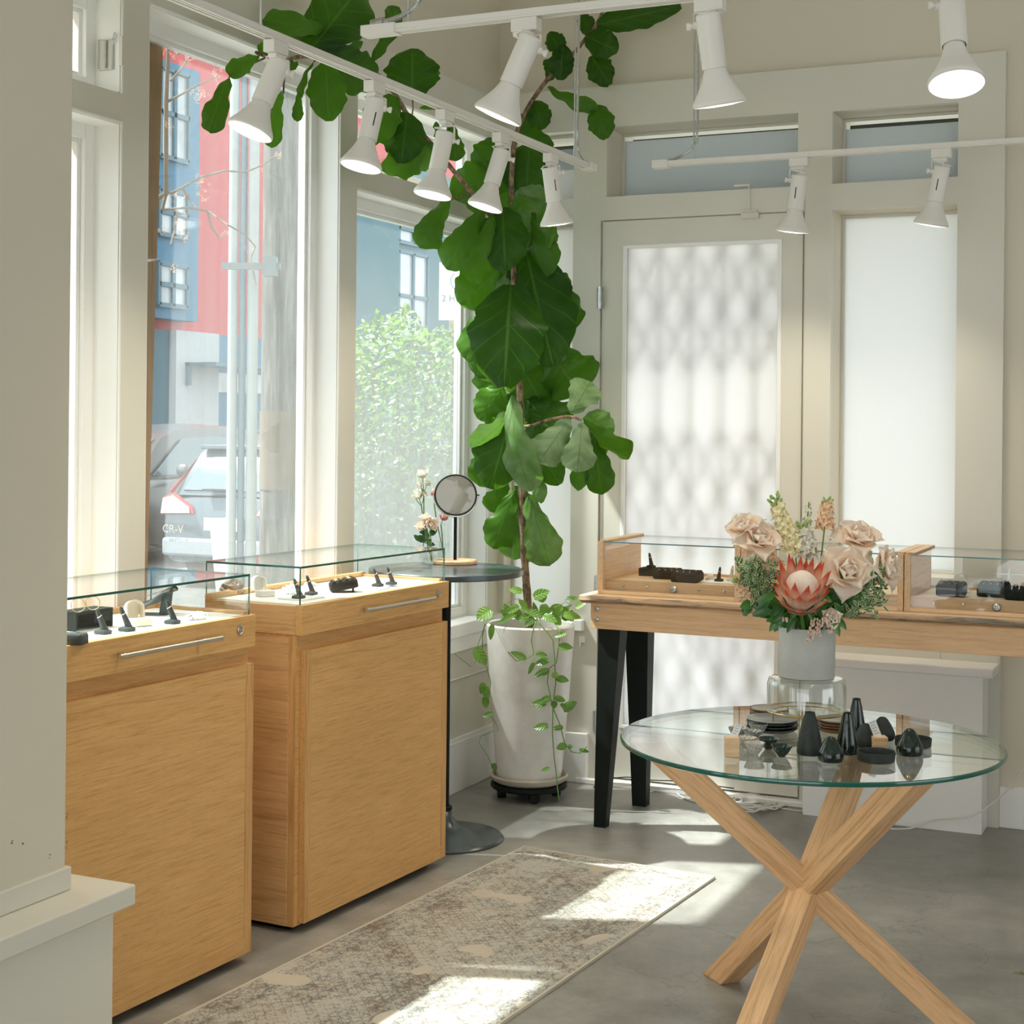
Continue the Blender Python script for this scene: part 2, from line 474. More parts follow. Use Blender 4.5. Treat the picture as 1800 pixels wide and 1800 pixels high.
# thin stop bead round each opening, seen as the white line beside the reveal
b = MB()
for a, c, z0, z1 in LH:
    b.box((-2.7698, c + .001, z0), (-2.765, c + 0.007, z1)); b.box((-2.7698, a, z1 + .001), (-2.765, c + 0.007, z1 + 0.007))
for a, c, z0, z1 in LH:  # liners added to whiten the reveals; their sunlit look is in the paint
    b.box((-2.853, c - .0025, z0 + .004), (-2.7705, c + .0008, z1)); b.box((-2.853, a - .0008, z0 + .004), (-2.7705, a + .0025, z1)); b.box((-2.853, a + .0025, z1 - .0025), (-2.7705, c - .0025, z1 + .0008))
struct(b.build('trim_2', M['paint_white'], smooth=0))
b = MB()
b.box((-2.93, -4, 0.612), (-2.742, YB, 0.664)); b.box((-2.77, -4, 0.552), (-2.752, YB, 0.612))
b.box((-2.77, -4, 0.440), (-2.764, YB, 0.446))
struct(b.build('trim_3', M['paint_white'], bevel=0.004))
b = MB(); b.box((-2.77, -4, 0), (-2.748, YB, 0.20)); b.box((-2.77, -4, 0.2), (-2.757, YB, 0.213))
struct(b.build('baseboard_left', M['paint_white'], bevel=0.003))

for i, (a, c) in enumerate(WIN):
    r = thing('window_%d' % (i + 1), None, None, (-2.88, (a + c) / 2, 0.66)); r['kind'] = 'structure'
    spans = [(0.66, 2.62)] if i == 4 else [(0.66, 2.265), (2.35, 2.62)]
    f = MB(); p = MB()
    for z0, z1 in spans:
        s = 0.042
        for (ya, yb, za, zb) in ((a, a + s, z0, z1), (c - s, c, z0, z1), (a + s, c - s, z0, z0 + s), (a + s, c - s, z1 - s, z1)):
            f.box((-2.905, ya, za), (-2.853, yb, zb))
        s2 = 0.055
        for (ya, yb, za, zb) in ((a + s, a + s2, z0 + s, z1 - s), (c - s2, c - s, z0 + s, z1 - s), (a + s2, c - s2, z0 + s, z0 + s2), (a + s2, c - s2, z1 - s2, z1 - s)):
            f.box((-2.895, ya, za), (-2.868, yb, zb))
        p.box((-2.884, a + s2, z0 + s2), (-2.880, c - s2, z1 - s2))
    o = f.build('window_frame', M['paint_white'], bevel=0.002); o.parent = r; o.matrix_parent_inverse = Matrix.Translation(-r.location)
    o = p.build('pane', M['pane_dusty'] if i == 5 else (M['pane_light_dust'] if i == 4 else M['pane'])); o.parent = r; o.matrix_parent_inverse = Matrix.Translation(-r.location)
# exterior wood jambs
b = MB(); b.prism([(-2.965, 3.50, 0.3), (-2.965, 3.735, 0.3), (-2.965, 3.815, 2.72), (-2.965, 3.50, 2.72)], (0.048, 0, 0))
tag(b.build('exterior_jamb', M['exterior_wood']), 'brown stained wooden board upright outside the tall middle window', 'board')
b = MB(); b.box((-2.985, 3.25, 0.6), (-2.93, 3.33, 2.7))
tag(b.build('exterior_jamb', M['exterior_wood']), 'narrow brown wooden board outside the window by the near pillar', 'board')
# sash hardware in the reveal of window 4
lt = thing('shutter_hinge', 'painted metal shutter hinge recessed high in the window reveal by the near pillar', 'hinge', (-2.80, 3.428, 2.46))
b = MB(); b.box((-2.838, 3.424, 2.415), (-2.790, 3.4275, 2.50)); kp(b, 'plate', M['paint'], lt, bevel=0.001)
b = MB(); b.tube([(-2.812, 3.418, 2.42), (-2.812, 3.418, 2.495)], 0.003); b.tube([(-2.838, 3.42, 2.42), (-2.838, 3.42, 2.50), (-2.79, 3.42, 2.495), (-2.782, 3.42, 2.515), (-2.777, 3.42, 2.51), (-2.79, 3.42, 2.48), (-2.79, 3.42, 2.415)], 0.0014); 
o = b.build('wire', M['steel']); o.parent = lt; o.matrix_parent_inverse = Matrix.Translation(-lt.location)
b = MB(); b.box((-2.772, 3.425, 2.425), (-2.760, 3.445, 2.505)); o = b.build('plate', M['paint'], bevel=0.001); o.parent = lt; o.matrix_parent_inverse = Matrix.Translation(-lt.location)

# back wall: openings as (x0, x1, z0, z1)
DX0, DX1 = -2.325, -1.487
BH = [(-2.745, -2.445, 0.66, 2.28), (-2.745, -2.445, 2.378, 2.655), (DX0, DX1, 0.0, 2.283),
      (-2.30, -1.514, 2.378, 2.66), (-1.381, -0.915, 0.90, 2.28), (-1.381, -0.915, 2.380, 2.655)]
b = MB()
for a, c, z0, z1 in cells(-2.99, 5, -0.5, 3.6, BH): b.box((a, 5.93, z0), (c, 6.2, z1))
struct(b.build('wall_back', M['paint_wall'], smooth=0))
b = MB()
for a, c, z0, z1 in cells(-2.77, -0.749, 0.0, 2.829, BH): b.box((a, YB, z0), (c, 5.93, z1))
struct(b.build('trim_4', M['paint'], smooth=0))
b = MB(); b.box((-2.78, YB - 0.03, 0.0), (-2.355, YB, 0.20)); b.box((-2.78, YB - 0.03, 0.615), (-2.38, YB, 0.66))
b.box((-0.749, 5.905, 0.0), (5, 5.93, 0.15))
struct(b.build('baseboard_back', M['paint_white'], bevel=0.003))
# casing joint lines
b = MB(); b.box((-1.4865, YB - 0.0012, 0), (-1.484, YB, 2.36)); b.box((-0.962, YB - 0.0012, 0.53), (-0.960, YB, 0.9))
struct(b.build('trim_5', plain('joint_line', (0.42, 0.38, 0.30), 0.8, var=0), smooth=0))

def backwin(n, x0, x1, z0, z1, mat, yg=6.08, strip=0.0, s=0.012):
    r = thing('window_%d' % n, None, None, ((x0 + x1) / 2, yg, z0)); r['kind'] = 'structure'
    f = MB()
    for (xa, xb, za, zb) in ((x0, x0 + s, z0, z1), (x1 - s, x1, z0, z1), (x0 + s, x1 - s, z0, z0 + s), (x0 + s, x1 - s, z1 - s, z1)):
        f.box((xa, yg - 0.015, za), (xb, yg + 0.02, zb))
    o = f.build('window_frame', M['paint'], bevel=0.001); o.parent = r; o.matrix_parent_inverse = Matrix.Translation(-r.location)
    if strip:
        p = MB(); p.box((x0 + s, yg + 0.002, z1 - s - strip), (x1 - s, yg + 0.004, z1 - s))
        o = p.build('pane', M['pane']); o.parent = r; o.matrix_parent_inverse = Matrix.Translation(-r.location)
    p = MB(); p.box((x0 + s, yg, z0 + s), (x1 - s, yg + 0.004, z1 - s - strip))
    o = p.build('frosted_pane', mat); o.parent = r; o.matrix_parent_inverse = Matrix.Translation(-r.location)
backwin(7, -2.745, -2.445, 0.66, 2.28, M['frosted'], 5.99)
backwin(8, -2.745, -2.445, 2.378, 2.655, M['frosted'], 5.99, strip=0.13)
backwin(9, -2.30, -1.514, 2.378, 2.66, M['frosted_grey'], 6.08, strip=0.016)
backwin(10, -1.381, -0.915, 0.90, 2.28, M['frosted'], 6.08)
backwin(11, -1.381, -0.915, 2.380, 2.655, M['frosted_grey'], 6.08, strip=0.026)
# neighbour eaves seen through the clear strips
b = MB(); b.box((-2.9, 6.30, 2.66), (-0.7, 7.7, 3.1)); tag(b.build('outside_awning', plain('dark_awning', (0.05, 0.06, 0.06), 0.7)), 'dark awning slab outside above the frosted door', 'awning')

# door
d = thing('door_1', None, None, (DX0, YB + 0.01, 0.03)); d['kind'] = 'structure'
def dpart(mb, name, mat, **k):
    o = mb.build(name, mat, **k); o.parent = d; o.matrix_parent_inverse = Matrix.Translation(-d.location); return o
gx0, gx1, gz0, gz1 = -2.216, -1.586, 0.242, 2.168
b = MB()
for xa, xb, za, zb in ((DX0 + 0.006, gx0, 0.03, 2.278), (gx1, DX1 - 0.006, 0.03, 2.278), (gx0, gx1, 0.03, gz0), (gx0, gx1, gz1, 2.278)):
    b.box((xa, YB + 0.008, za), (xb, YB + 0.048, zb))
dpart(b, 'door_panel', M['paint'], smooth=0)
b = MB()
for xa, xb, za, zb in ((gx0 - 0.012, gx0 + 0.004, gz0 - 0.01, gz1 + 0.01), (gx1 - 0.004, gx1 + 0.012, gz0 - 0.01, gz1 + 0.01), (gx0, gx1, gz0 - 0.012, gz0 + 0.004), (gx0, gx1, gz1 - 0.004, gz1 + 0.012)):
    b.box((xa, YB + 0.002, za), (xb, YB + 0.012, zb))
dpart(b, 'glazing_bead', M['paint_white'], bevel=0.002)
b = MB(); b.box((gx0, YB + 0.026, gz0), (gx1, YB + 0.030, gz1)); dpart(b, 'frosted_pane', M['frosted_door'])
for z in (0.25, 0.80, 1.97):
    b = MB(); b.tube([(DX0 + 0.001, YB - 0.002, z - 0.045), (DX0 + 0.001, YB - 0.002, z + 0.045)], 0.007); b.box((DX0 - 0.012, YB - 0.003, z - 0.042), (DX0 + 0.014, YB + 0.001, z + 0.042))
    dpart(b, 'hinge', M['steel'])
b = MB(); b.box((-2.4, 5.86, 0), (-1.45, 6.0, 0.022)); struct(b.build('trim_6', M['paint_white'], bevel=0.004))
b = MB(); b.box((DX0, YB + 0.05, 0.0), (DX1, YB + 0.07, 0.031)); struct(b.build('trim_7', M['black']))
# cable clip on the door head
k = thing('wire_bracket', 'small cream wire bracket screwed across the top of the door', 'bracket', (-1.68, YB, 2.27))
b = MB(); b.box((-1.735, YB - 0.012, 2.262), (-1.665, YB, 2.285)); b.box((-1.73, YB - 0.02, 2.285), (-1.67, YB, 2.292)); b.tube([(-1.700, YB - 0.012, 2.285), (-1.704, YB - 0.006, 2.395)], 0.003); b.box((-1.765, YB - 0.012, 2.388), (-1.70, YB + 0.002, 2.396))
o = b.build('bracket_body', M['paint'], bevel=0.001); o.parent = k; o.matrix_parent_inverse = Matrix.Translation(-k.location)

# folding security gate outside the frosted door
g = thing('scissor_gate', 'grey folding scissor security gate shut behind the frosted door glass', 'gate', (-1.9, 6.10, 0.0))
gm = plain('gate_metal', (0.20, 0.21, 0.21), 0.5, var=0.05)
b = MB()
nb = 7
for i in range(nb + 1):
    x = -2.34 + i * 0.92 / nb
    b.box((x - 0.007, 5.960, 0.05), (x + 0.007, 5.966, 2.25))
o = b.build('upright_bars', gm); o.parent = g; o.matrix_parent_inverse = Matrix.Translation(-g.location)
for row in range(3):
    b = MB()
    zc = 0.35 + row * 0.72
    for i in range(nb):
        x0_, x1_ = -2.34 + i * 0.92 / nb, -2.34 + (i + 1) * 0.92 / nb
        for sgn in (1, -1):
            for q in (0, 0.24):
                b.tube([(x0_, 5.972, zc + q - sgn * 0.14), (x1_, 5.972, zc + q + sgn * 0.14)], 0.0075, 4)
    o = b.build('lattice_bars', gm); o.parent = g; o.matrix_parent_inverse = Matrix.Translation(-g.location)

# bench like box under the right window
k = thing('window_bench', 'painted box bench below the frosted right window', 'bench', (-1.1, 5.8, 0))
b = MB(); b.box((-1.44, 5.765, 0), (-0.79, YB, 0.565)); 
kp(b, 'bench_body', M['paint_white'], k, bevel=0.002)  # lighter than the casing paint; reflected window light put into the colour
b = MB(); b.box((-1.465, 5.735, 0.565), (-0.752, YB, 0.600)); kp(b, 'bench_top', M['paint_white'], k, bevel=0.005)
b = MB()
b.box((-1.44, 5.7642, 0.38), (-0.79, 5.766, 0.382)); b.box((-1.0, 5.7642, 0.0), (-0.998, 5.766, 0.38))
kp(b, 'seam', M['paint_white'], k, smooth=0)

# near pillar and its ledge
b = MB(); b.box((-2.8, 1.95, 0.45), (-2.245, 2.625, 3.6)); o = b.build('wall_pier', M['paint_wall'], bevel=0.004); struct(o)
b = MB(); b.box((-2.8, 1.3, 0.405), (-2.139, 2.727, 0.45)); b.box((-2.8, 1.3, 0), (-2.168, 2.690, 0.405)); struct(b.build('trim_8', M['paint'], bevel=0.004))
b = MB(); b.box((-2.8, 1.95, 0.45), (-2.236, 2.634, 0.50)); struct(b.build('trim_9', M['paint'], bevel=0.003))
# scuffs on the pillar
b = MB(); rs = random.Random(4)
for (px, py, L) in ((41, 1481, 8), (20, 1481, 10), (88, 1505, 6), (117, 1481, 8), (116, 1490, 6), (117, 1435, 10)):
    p = onx(px, py, -2.2445)
    for q in range(3):
        y = p.y + rs.uniform(-.003, .003); z = p.z + rs.uniform(-.004, .004)
        b.box((-2.2445, y - 0.0012 * L / 6, z - 0.0006), (-2.2440, y + 0.0016 * L / 6, z + 0.001 * L / 8))
struct(b.build('trim_10', plain('scuff', (0.22, 0.17, 0.11), 0.9, var=0), smooth=0))
# far room sides out of the photo
b = MB(); b.box((5, -4, 0), (5.15, 0.5, 3.6)); b.box((5, 0.5, 2.6), (5.15, 6.2, 3.6)); b.box((5, 4.6, 0), (5.15, 6.2, 2.6)); b.box((5, 0.5, 0), (5.15, 4.6, .5)); struct(b.build('wall_right', M['paint_wall']))
b = MB(); b.box((-3, -4.1, 2.7), (5.15, -4, 3.6)); b.box((2.0, -4.1, 0), (5.15, -4, 2.7)); struct(b.build('wall_front', M['paint_wall']))

# ================================================================== OUTSIDE
GZ = -0.42
asph = plain('asphalt', (0.12, 0.125, 0.13), 0.85, var=0.2, nscale=4)
conc = plain('sidewalk_concrete', (0.30, 0.295, 0.28), 0.85, var=0.12, nscale=3)
b = MB(); b.box((-60, -30, GZ - 0.1), (-6.9, 90, GZ)); struct(b.build('street', asph))
b = MB(); b.box((-6.9, -30, GZ - 0.1), (-2.99, 90, GZ + 0.10)); b.box((-20.9, -30, GZ - 0.1), (-17.2, 90, GZ + 0.10)); struct(b.build('sidewalk', conc))
b = MB(); b.box((-2.99, 6.2, GZ - 0.1), (30, 40, GZ + 0.1)); struct(b.build('side_yard', conc))

# red and blue building across the street; facade plane x = -21
FX = -21.0
cladr = plain('red_cladding', (0.42, 0.035, 0.04), 0.6, var=0.05)
cladb = plain('blue_cladding', (0.012, 0.12, 0.22), 0.5, var=0.08)
cladt = plain('teal_cladding', (0.02, 0.10, 0.13), 0.5, var=0.08)
panel = plain('pale_panel', (0.36, 0.38, 0.40), 0.6, var=0.05)
frame = plain('slate_window_frame', (0.05, 0.13, 0.18), 0.5, var=0.05)
wing = plain('reflecting_window_glass', (0.38, 0.42, 0.45), 0.15, var=0.35, nscale=0.9, spec=1.0)
B = thing('apartment_building', 'red and blue clad modern building across the street outside', 'building', (FX, 30, GZ))
def fx(px, py, x=FX): return onx(px, py, x)
def frect(name, mat, pa, pb, d0=0.0, d1=0.2, bevel=0, x=FX, par=B):
    """panel on the facade between two photo points (top left, bottom right)"""
    a = fx(*pa, x); c = fx(*pb, x)
    q = MB(); q.box((x + d0, a.y, a.z), (x + d1, c.y, c.z)); return kp(q, name, mat, par)
zr = fx(370, 588).z
b = MB(); b.box((FX - 8, 16, GZ), (FX, 60, 22)); kp(b, 'building_mass', plain('grey_block', (0.5, 0.5, 0.5), 0.8), B)
y_l, y_m = fx(262, 300).y, fx(350, 300, FX + .5).y
b = MB(); b.box((FX, y_l - 6, zr), (FX + 0.1, fx(420, 300).y + 12, 22)); kp(b, 'red_cladding', cladr, B)
b = MB(); ztop = fx(320, 116, FX + .5).z
b.box((FX + 0.05, fx(292, 300).y - 5, zr + 0.2), (FX + 0.5, y_m, ztop)); kp(b, 'blue_bay', cladb, B)
# bay windows: a column of panes
def wingroup(ya, yb, zs, x, ny=2, par=B):
    for z0, z1 in zs:
        q = MB(); q.box((x, ya, z0), (x + 0.03, yb, z1)); kp(q, 'window_glass', wing, par)
    q = MB()
    for z0, z1 in zs:
        for t in range(ny + 1):
            y = ya + (yb - ya) * t / ny; q.box((x, y - 0.05, z0), (x + 0.09, y + 0.05, z1))
        for t in range(3):
            z = z0 + (z1 - z0) * t / 2; q.box((x, ya, z - 0.05), (x + 0.09, yb, z + 0.05))
    kp(q, 'window_frame', frame, par)
yw0, yw1 = fx(284, 300, FX + .6).y, fx(334, 300, FX + .6).y
zz = [fx(318, v).z for v in (545, 505, 475, 410, 350, 295, 250, 145)]
wingroup(yw0, yw1, [(zz[0], zz[2]), (zz[3] - .2, zz[4]), (zz[5], zz[7])], FX + 0.5, 2)
# ground floor
b = MB(); b.box((FX + 0.02, y_l - 8, GZ), (FX + 0.12, fx(290, 600).y, zr)); kp(b, 'grey_cladding', frame, B)
b = MB(); b.box((FX + 0.02, fx(290, 600).y, GZ), (FX + 0.3, fx(366, 600).y, zr)); kp(b, 'pale_panel', panel, B)
b = MB(); b.box((FX + 0.02, fx(366, 600).y, GZ), (FX + 0.1, fx(420, 600).y + 10, zr)); kp(b, 'storefront', cladb, B)
p0, p1 = fx(370, 655), fx(395, 690)
b = MB(); b.box((FX + 0.1, p0.y, p1.z), (FX + 0.16, p0.y + 2.2, p0.z)); kp(b, 'window_glass', wing, B)
p0 = fx(306, 637); b = MB(); b.box((FX + 0.3, p0.y, p0.z - 0.08), (FX + 1.1, p0.y + 4, p0.z)); b.box((FX + 0.3, p0.y, p0.z - 0.5), (FX + 0.4, p0.y + 0.1, p0.z)); kp(b, 'canopy', frame, B)
# part seen through the far window
y0, y1, y2, y3 = fx(600, 400).y, fx(668, 400).y, fx(772, 400).y, fx(900, 400).y
zb_ = fx(700, 640).z
b = MB(); b.box((FX, y0 - 2, zb_), (FX + 0.6, y1, fx(650, 300).z)); kp(b, 'teal_cladding', cladt, B)
b = MB(); b.box((FX + .1, y1, zb_), (FX + 0.35, y2, fx(700, 290).z)); kp(b, 'blue_bay', cladt, B)
wingroup(fx(674, 400, FX + .4).y, fx(752, 400, FX + .4).y, [(fx(710, 600).z, fx(710, 448).z), (fx(710, 432).z, fx(710, 385).z), (fx(710, 372).z, fx(710, 320).z)], FX + 0.35, 3)
b = MB(); b.box((FX + .1, y2, zb_), (FX + 0.3, y3, fx(780, 425).z)); kp(b, 'pale_panel', plain('brick_panel', (0.42, 0.28, 0.25), 0.7), B)

# cars
paint_s = plain('silver_blue_car_paint', (0.12, 0.155, 0.19), 0.25, metal=0.3, var=0, spec=0.8)
paint_g = plain('grey_car_paint', (0.12, 0.125, 0.13), 0.25, metal=0.3, var=0, spec=0.8)
cglass = plain('car_window_glass', (0.09, 0.13, 0.16), 0.06, var=0, spec=1.0)
tyre = plain('tyre_rubber', (0.03, 0.03, 0.03), 0.8, var=0)
tail = plain('tail_light', (0.42, 0.035, 0.03), 0.2, var=0, spec=0.8)
tailw = plain('tail_light_clear', (0.85, 0.62, 0.55), 0.2, var=0)
def car(name, label, paint, loc, rz):
    c = thing(name, label, 'car', loc, rz)
    L, W, H = 4.6, 1.84, 1.66
    # stations along +y (front); section: (y, z_low, z_belt, half width)
    def loft(secs, name, mat):
        q = MB(); rings = []
        for (y, pts) in secs: rings.append([q.add((x, y, z)) for x, z in pts])
        n = len(rings[0])
        for i in range(len(rings) - 1):
            for k_ in range(n - 1): q.face((rings[i][k_], rings[i][k_ + 1], rings[i + 1][k_ + 1], rings[i + 1][k_]))
        q.face(rings[0][::-1]); q.face(rings[-1])
        o = q.build(name, mat, c, smooth=50); return o
    def sec(w, z0, z1, zb, wb):
        hp = [(0, z0), (w * 0.9, z0), (w, z0 + 0.12), (w, zb), (wb, z1), (wb * 0.6, z1 + 0.03), (0, z1 + 0.04)]
        return [(-x, z) for x, z in reversed(hp)][:-1] + hp[0:]
    hw = W / 2
    body = [(0.00, sec(hw * .86, .45, .80, .70, hw * .80)), (0.06, sec(hw * .95, .30, .98, .85, hw * .88)), (0.25, sec(hw, .26, 1.02, .92, hw * .95)),
            (1.2, sec(hw, .24, 1.02, .92, hw * .95)), (3.2, sec(hw, .24, 1.0, .90, hw * .94)), (4.0, sec(hw * .97, .26, .92, .82, hw * .88)), (4.45, sec(hw * .88, .30, .78, .68, hw * .7)), (L, sec(hw * .7, .38, .66, .58, hw * .55))]
    loft(body, 'car_body', paint)
    cab = [(0.10, sec(hw * .90, .92, 1.00, .96, hw * .86)), (0.42, sec(hw * .88, .95, 1.50, 1.05, hw * .70)), (0.55, sec(hw * .88, .95, 1.60, 1.05, hw * .68)),
           (1.5, sec(hw * .88, .95, H - .02, 1.05, hw * .68)), (2.4, sec(hw * .88, .95, 1.60, 1.05, hw * .66)), (2.75, sec(hw * .88, .95, 1.50, 1.03, hw * .66)), (3.5, sec(hw * .84, .93, 1.00, .96, hw * .80))]
    loft(cab, 'cabin', paint)
    # side windows
    for s_ in (1, -1):
        q = MB()
        P = [(0.62, 1.06), (0.78, 1.46), (1.6, 1.52), (2.4, 1.50), (3.2, 1.06)]
        xs = lambda z: s_ * (hw * .88 - (z - 1.05) / .6 * hw * .19 + .02)
        q.prism([(xs(z), y, z) for y, z in P], (s_ * 0.01, 0, 0)); q.build('side_window', cglass, c)
        q = MB(); q.lathe([(0.02, -0.12), (0.08, -0.08), (0.09, 0), (0.07, 0.05), (0.02, 0.08)], 12, Matrix.Translation((s_ * (hw + .12), 2.85, 1.12)) @ Matrix.Rotation(R(90), 4, 'Y') @ Matrix.Scale(1.0, 4)); q.build('side_mirror', paint, c)
        for y in (0.85, 3.7):
            q = MB(); q.lathe([(0.2, -.11), (.33, -.10), (.34, 0), (.33, .10), (.2, .11)], 24, Matrix.Translation((s_ * (hw - .08), y, .34)) @ Matrix.Rotation(R(90), 4, 'Y')); q.build('wheel', tyre, c)
        # tail lights: upright strip beside the window and a wide low lamp
        q = MB(); q.prism([(s_ * hw * .86, .10, 1.06), (s_ * hw * .91, .14, 1.06), (s_ * hw * .78, .50, 1.42), (s_ * hw * .755, .47, 1.43)], (0, -.05, .02)); q.build('tail_light', tail, c)
        q = MB(); q.prism([(s_ * hw * .45, .0, .84), (s_ * hw * .95, .03, .82), (s_ * hw * .97, .10, 1.02), (s_ * hw * .80, .08, 1.06), (s_ * hw * .50, .02, .92)], (0, -.035, 0)); o = q.build('tail_light', tail, c)
        q = MB(); q.prism([(s_ * hw * .49, -.045, .848), (s_ * hw * .945, -.015, .832), (s_ * hw * .955, .035, 1.0), (s_ * hw * .80, .025, 1.035), (s_ * hw * .52, -.025, .912)], (0, -.01, 0)); q.build('light_lens', tailw, o)
    q = MB(); q.prism([(-hw * .72, .15, 1.08), (hw * .72, .15, 1.08), (hw * .62, .46, 1.47), (-hw * .62, .46, 1.47)], (0, -.03, .02)); q.build('rear_window', cglass, c)
    q = MB(); q.box((-hw * .66, .36, 1.56), (hw * .66, .62, 1.61)); q.build('spoiler', paint, c, bevel=.01)
    q = MB(); q.prism([(-hw * .66, 3.42, 1.04), (hw * .66, 3.42, 1.04), (hw * .58, 2.78, 1.47), (-hw * .58, 2.78, 1.47)], (0, .03, .02)); q.build('windscreen', cglass, c)
    q = MB(); q.box((-.3, -.03, 1.10), (.1, .10, 1.12)); q.build('wiper', tyre, c)
    q = MB(); q.box((-hw * .9, -.06, .36), (hw * .9, .06, .56)); q.build('bumper', plain('bumper_plastic', (.3, .33, .36), .5, var=0), c, bevel=.03)
    q = MB(); q.box((-.26, -.045, .66), (.26, -.03, .80)); q.build('number_plate', M['paper'], c)
    return c
suv = car('parked_suv', 'silver blue suv parked on the street seen from behind', paint_s, (-10.15, 14.45, GZ), 0)
o = text_mesh('badge', 'CR-V', .13, .006, M['chrome']); o.parent = suv; o.location = (-0.80, -0.075, 0.62); o.rotation_euler = (R(90), 0, 0)
car('parked_suv', 'grey suv parked beyond the silver blue one facing the shop', paint_g, (-13.6, 19.75, GZ), PI).scale = (1, 1, 1.1)

# utility pole, conduits and sign
def vpole(name, label, cat, px, wpx, d, z0, z1, mat, seg=20):
    c0 = at(px, 700, d); r_ = wpx / 2 / FPX * d
    q = MB(); q.lathe([(r_ * 1.04, z0), (r_, (z0 + z1) / 2), (r_ * .96, z1)], seg, Matrix.Translation((c0.x, c0.y, 0)))
    return c0, r_, q
pm = NT('weathered_pole_wood')
v_ = pm.coord(scale=(10, 10, 0.9)); n_ = pm.noise(v_, 2.2, 7, .65)
pm.link(pm.ramp(n_, [(.35, (.07, .065, .055)), (.5, (.13, .125, .11)), (.65, (.24, .23, .21))]), pm.b.inputs['Base Color']); pm.b.inputs['Roughness'].default_value = .9; pm.bump(n_, .6, .02)
c0, r0, q = vpole('p', '', '', 502, 84, 10, GZ, 9, pm.mat)
up = thing('utility_pole', 'thick weathered grey wooden utility pole close outside the middle window', 'pole', (c0.x, c0.y, GZ))
kp(q, 'pole', pm.mat, up)
q = MB(); cp = at(497, 770, 9.83)
q.lathe([(r0 * 1.06, 0), (r0 * 1.065, 0.5)], 28, Matrix.Translation((c0.x, c0.y, at(500, 860, 10).z)), cap0=False, cap1=False)
kp(q, 'kraft_paper_wrap', plain('kraft_paper', (0.17, 0.13, 0.09), 0.9, var=.1), up)
for i_, (px, wp, nm) in enumerate(((408, 17, 'white'), (425, 12, 'grey'), (443, 19, 'white'))):
    c1, r1, q = vpole('c', '', '', px, wp, 9.7, GZ, 9, None, 12)
    o = q.build('conduit', plain('conduit_' + nm, (.34, .37, .38) if nm == 'white' else (.12, .18, .22), .5, var=.05), origin=(c1.x, c1.y, GZ))
    tag(o, ('white riser conduit farthest from the utility pole', 'thin grey riser conduit between two white ones by the utility pole', 'white riser conduit nearest the utility pole')[i_], 'conduit')
c2 = at(430, 468, 9.55)
q = MB(); q.box((-0.14, -0.02, -0.02), (0.22, 0.02, 0.02), M=Matrix.Rotation(YAW, 4, 'Z')); q.box((0.12, -0.03, -0.06), (0.20, 0.03, 0.06), M=Matrix.Rotation(YAW, 4, 'Z'))
tag(q.build('conduit_clamp', plain('clamp_steel', (.16, .19, .2), .5, metal=.3), loc=c2), 'steel standoff clamp holding the riser conduits at the pole', 'clamp')
# barricade board
c3 = at(388, 950, 12)
q = MB(); q.box((-.07, -.02, -1.2), (.07, .02, .17), M=Matrix.Rotation(YAW, 4, 'Z') @ Matrix.Rotation(R(-6), 4, 'Y')); tag(q.build('marker_board', M['paper'], loc=c3), 'white leaning board between the parked suv and the conduits', 'board')
# parking sign
sd_ = 8.5
sx = at(772, 500, sd_); ex = at(848, 500, sd_)
sg = thing('parking_sign', 'white parking sign with a circled letter P outside the far window', 'sign', at(810, 560, sd_))
Ms = Matrix.Translation(at(810, 510, sd_)) @ Matrix.Rotation(YAW, 4, 'Z')
q = MB(); q.box((-.118, 0, -.165), (.118, .006, .150), M=Ms); kp(q, 'sign_board', M['paper'], sg, bevel=.004)
q = MB(); q.torus(.056, .0022, Ms @ Matrix.Translation((0, -.003, .05)) @ Matrix.Rotation(R(90), 4, 'X'), 40, 4); kp(q, 'ring_mark', M['ink'], sg)
for body, x_, z_, s_ in (('P', -.022, .015, .095), ('2', -.105, -.062, .05), ('HOUR', -.065, -.062, .05)):
    o = text_mesh('lettering', body, s_, .001, M['ink']); o.parent = sg
    o.matrix_parent_inverse = Matrix.Translation(-sg.location); o.matrix_basis = Ms @ Matrix.Translation((x_, -.003, z_)) @ Matrix.Rotation(R(90), 4, 'X')
q = MB(); q.tube([Ms @ Vector((.09, .02, -2.0)), Ms @ Vector((.09, .02, .3))], .02, 8); kp(q, 'sign_post', M['steel'], sg)

# hedge beyond the far window
hm = leafmat('hedge_leaf', (.022, .035, .014), (.085, .11, .06), (.12, .15, .09), trans=.3, nv=1, bump=0)
hedge = thing('hedge', 'tall leafy green hedge outside the far window', 'hedge', at(700, 900, 9.5))
rh = random.Random(11); q = MB()
for k_ in range(15000):
    px = rh.uniform(560, 880); d_ = rh.uniform(8.8, 10.4)
    topy = 560 - 26 * math.sin(px * .021) - 12 * math.sin(px * .09) + (30 if px < 660 else 0) + abs(rh.gauss(0, 14))
    py = rh.uniform(topy, 1150); p = at(px, py, d_)
    if p.z < GZ: continue
    s_ = rh.uniform(.010, .030); ax = Vector((rh.gauss(0, 1), rh.gauss(0, 1), rh.gauss(0, 1))).normalized(); bx = ax.orthogonal().normalized()
    q.tone = rh.random()
    i0 = q.add(p, (0, 0)); i1 = q.add(p + ax * s_ + bx * s_ * .5, (1, .5)); i2 = q.add(p + ax * s_ * 2, (0, 1)); i3 = q.add(p + ax * s_ - bx * s_ * .5, (-1, .5)); q.face((i0, i1, i2, i3))
o = kp(q, 'foliage', hm, hedge, smooth=0); o['kind'] = 'stuff'
q = MB()
